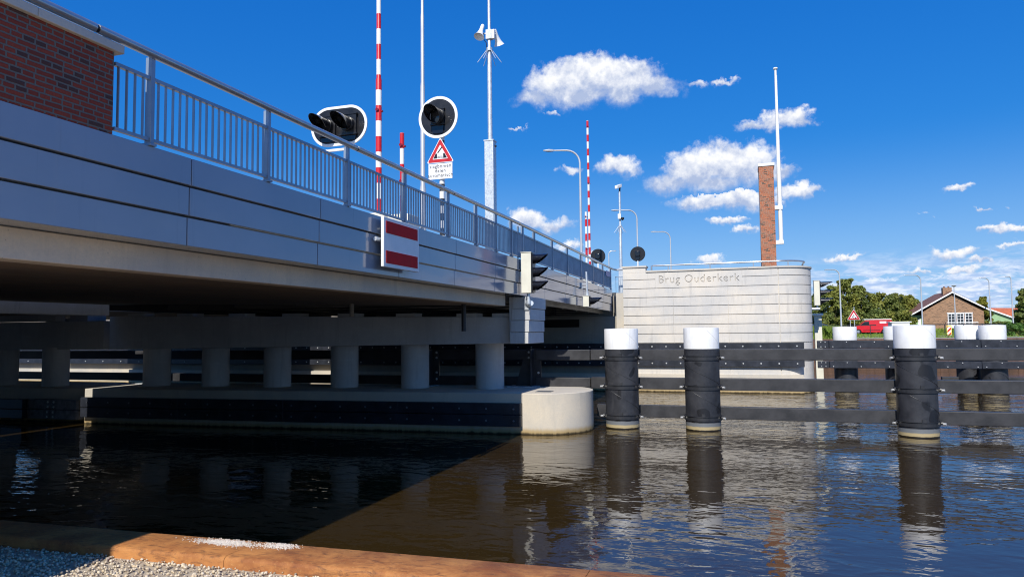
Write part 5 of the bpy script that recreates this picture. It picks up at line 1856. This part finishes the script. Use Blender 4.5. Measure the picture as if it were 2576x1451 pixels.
TG = 'trees along the far road'
for k, (x, y, h, w, mi, lab) in enumerate((
        (10.9, 124.6, 6.2, 4.6, 1, 'tree just behind the ship signal at the rounded wall end'),
        (13.2, 126.5, 7.6, 4.8, 0, 'tree beside the street lamp nearest the rounded wall end'),
        (15.4, 128.5, 9.0, 4.6, 0, 'tallest tree of the row behind the red van'),
        (17.8, 129.2, 7.6, 4.6, 1, 'second tallest tree, just past the tallest one'),
        (20.3, 130.6, 6.4, 5.0, 0, 'bushy tree behind the body of the red van'),
        (23.0, 132.0, 6.2, 5.0, 1, 'bushy tree behind the tail of the red van'),
        (25.6, 134.5, 6.1, 4.4, 0, 'tree beside the low eave of the brown house'),
        (27.4, 138.5, 5.6, 4.0, 1, 'low tree rising behind the brown house roof'),
        (39.2, 144.5, 6.0, 2.8, 2, 'yellowish tree beside the brown house gable'),
        (41.5, 141.0, 1.5, 3.0, 1, 'low dark tree under the orange roof'),
        (39.0, 123.0, 6.2, 3.6, 1, 'dark round tree behind the lamp with a dark head'),
        (42.5, 124.5, 7.4, 5.2, 1, 'darkest and tallest tree at the edge of view'))):
    tree(lab, x, y, h, w, M_LEAF[mi], 20 + k, TG)
for k, (x, y, h, w, mi, lab) in enumerate((
        (11.8, 119.5, 3.0, 4.2, 1, 'low shrub behind the blue car'), (15.2, 120.5, 3.2, 4.6, 0, 'low shrub behind the roadworks sign'),
        (19.0, 122.5, 3.4, 4.8, 1, 'low shrub behind the red van roof'), (23.2, 125.0, 3.3, 4.8, 0, 'low shrub behind the box trailer'),
        (38.0, 132.0, 1.5, 3.2, 1, 'shrub against the brown house corner'), (41.8, 134.5, 2.2, 3.4, 3, 'shrub in front of the green gable'))):
    tree(lab, x, y, h, w, M_LEAF[mi], 60 + k, 'shrubs along the far road', per=80, n=34, low=0.02)

hd = thing('clipped_hedge', 'dense green hedge behind the outer far fender beam', 'hedge', (27.5, 82, 2.45))
rs_ = random.Random(5)
cl = [(rs_.uniform(24.3, 33), rs_.uniform(81.2, 83.5), 2.4 + rs_.uniform(0, 1.0) + 0.15 * sin(i), 0.36) for i in range(170)]
leaves('foliage', M_LEAF[3], cl, 60, 0.14, 9, hd)
MB().box(24.3, 33, 81.6, 83, 2.45, 3.2).build('stem_mass', M_LEAF[1], hd)


def grass_patch(name, label, x0, x1, y0, y1, n, h0, h1, seed, z=2.45):
    rs = np.random.RandomState(seed)
    b = np.stack([rs.uniform(x0, x1, n), rs.uniform(y0, y1, n), np.full(n, z)], 1)
    h = rs.uniform(h0, h1, n)
    a = rs.uniform(0, 2 * pi, n)
    u = np.stack([np.cos(a), np.sin(a), np.zeros(n)], 1) * (0.018 + 0.012 * rs.rand(n))[:, None]
    lean = np.stack([rs.normal(0, 0.3, n), rs.normal(0, 0.3, n), np.ones(n)], 1) * h[:, None]
    mid = b + lean * np.array([0.35, 0.35, 0.6])
    V = np.stack([b - u, b + u, mid + u * 0.8, b + lean, mid - u * 0.8], 1).reshape(-1, 3)
    me = bpy.data.meshes.new(name)
    me.vertices.add(len(V))
    me.vertices.foreach_set('co', V.ravel().astype(np.float32))
    me.loops.add(len(V))
    me.loops.foreach_set('vertex_index', np.arange(len(V)).astype(np.int32))
    me.polygons.add(n)
    me.polygons.foreach_set('loop_start', (np.arange(n) * 5).astype(np.int32))
    me.update(calc_edges=True)
    me.materials.append(M_GRASS)
    o = bpy.data.objects.new(name, me)
    COL.objects.link(o)
    tag(o, label, 'grass', kind='stuff')


grass_patch('tall_grass', 'tall bright green grass on the bank beside the rounded wall end', 3.4, 7.6, 66.1, 76, 9000, 0.5, 1.25, 1)
grass_patch('roadside_grass', 'short grass verge between path and road on the far bank', 7.6, 45, 70.6, 73.8, 6000, 0.05, 0.16, 2)
grass_patch('roadside_grass', 'short grass in front of the van and the house', 6, 60, 82.2, 107.5, 14000, 0.06, 0.22, 3)
grass_patch('garden_plants', 'low green plants at the foot of the brown house', 24, 37, 121, 125.6, 3500, 0.3, 0.9, 4)
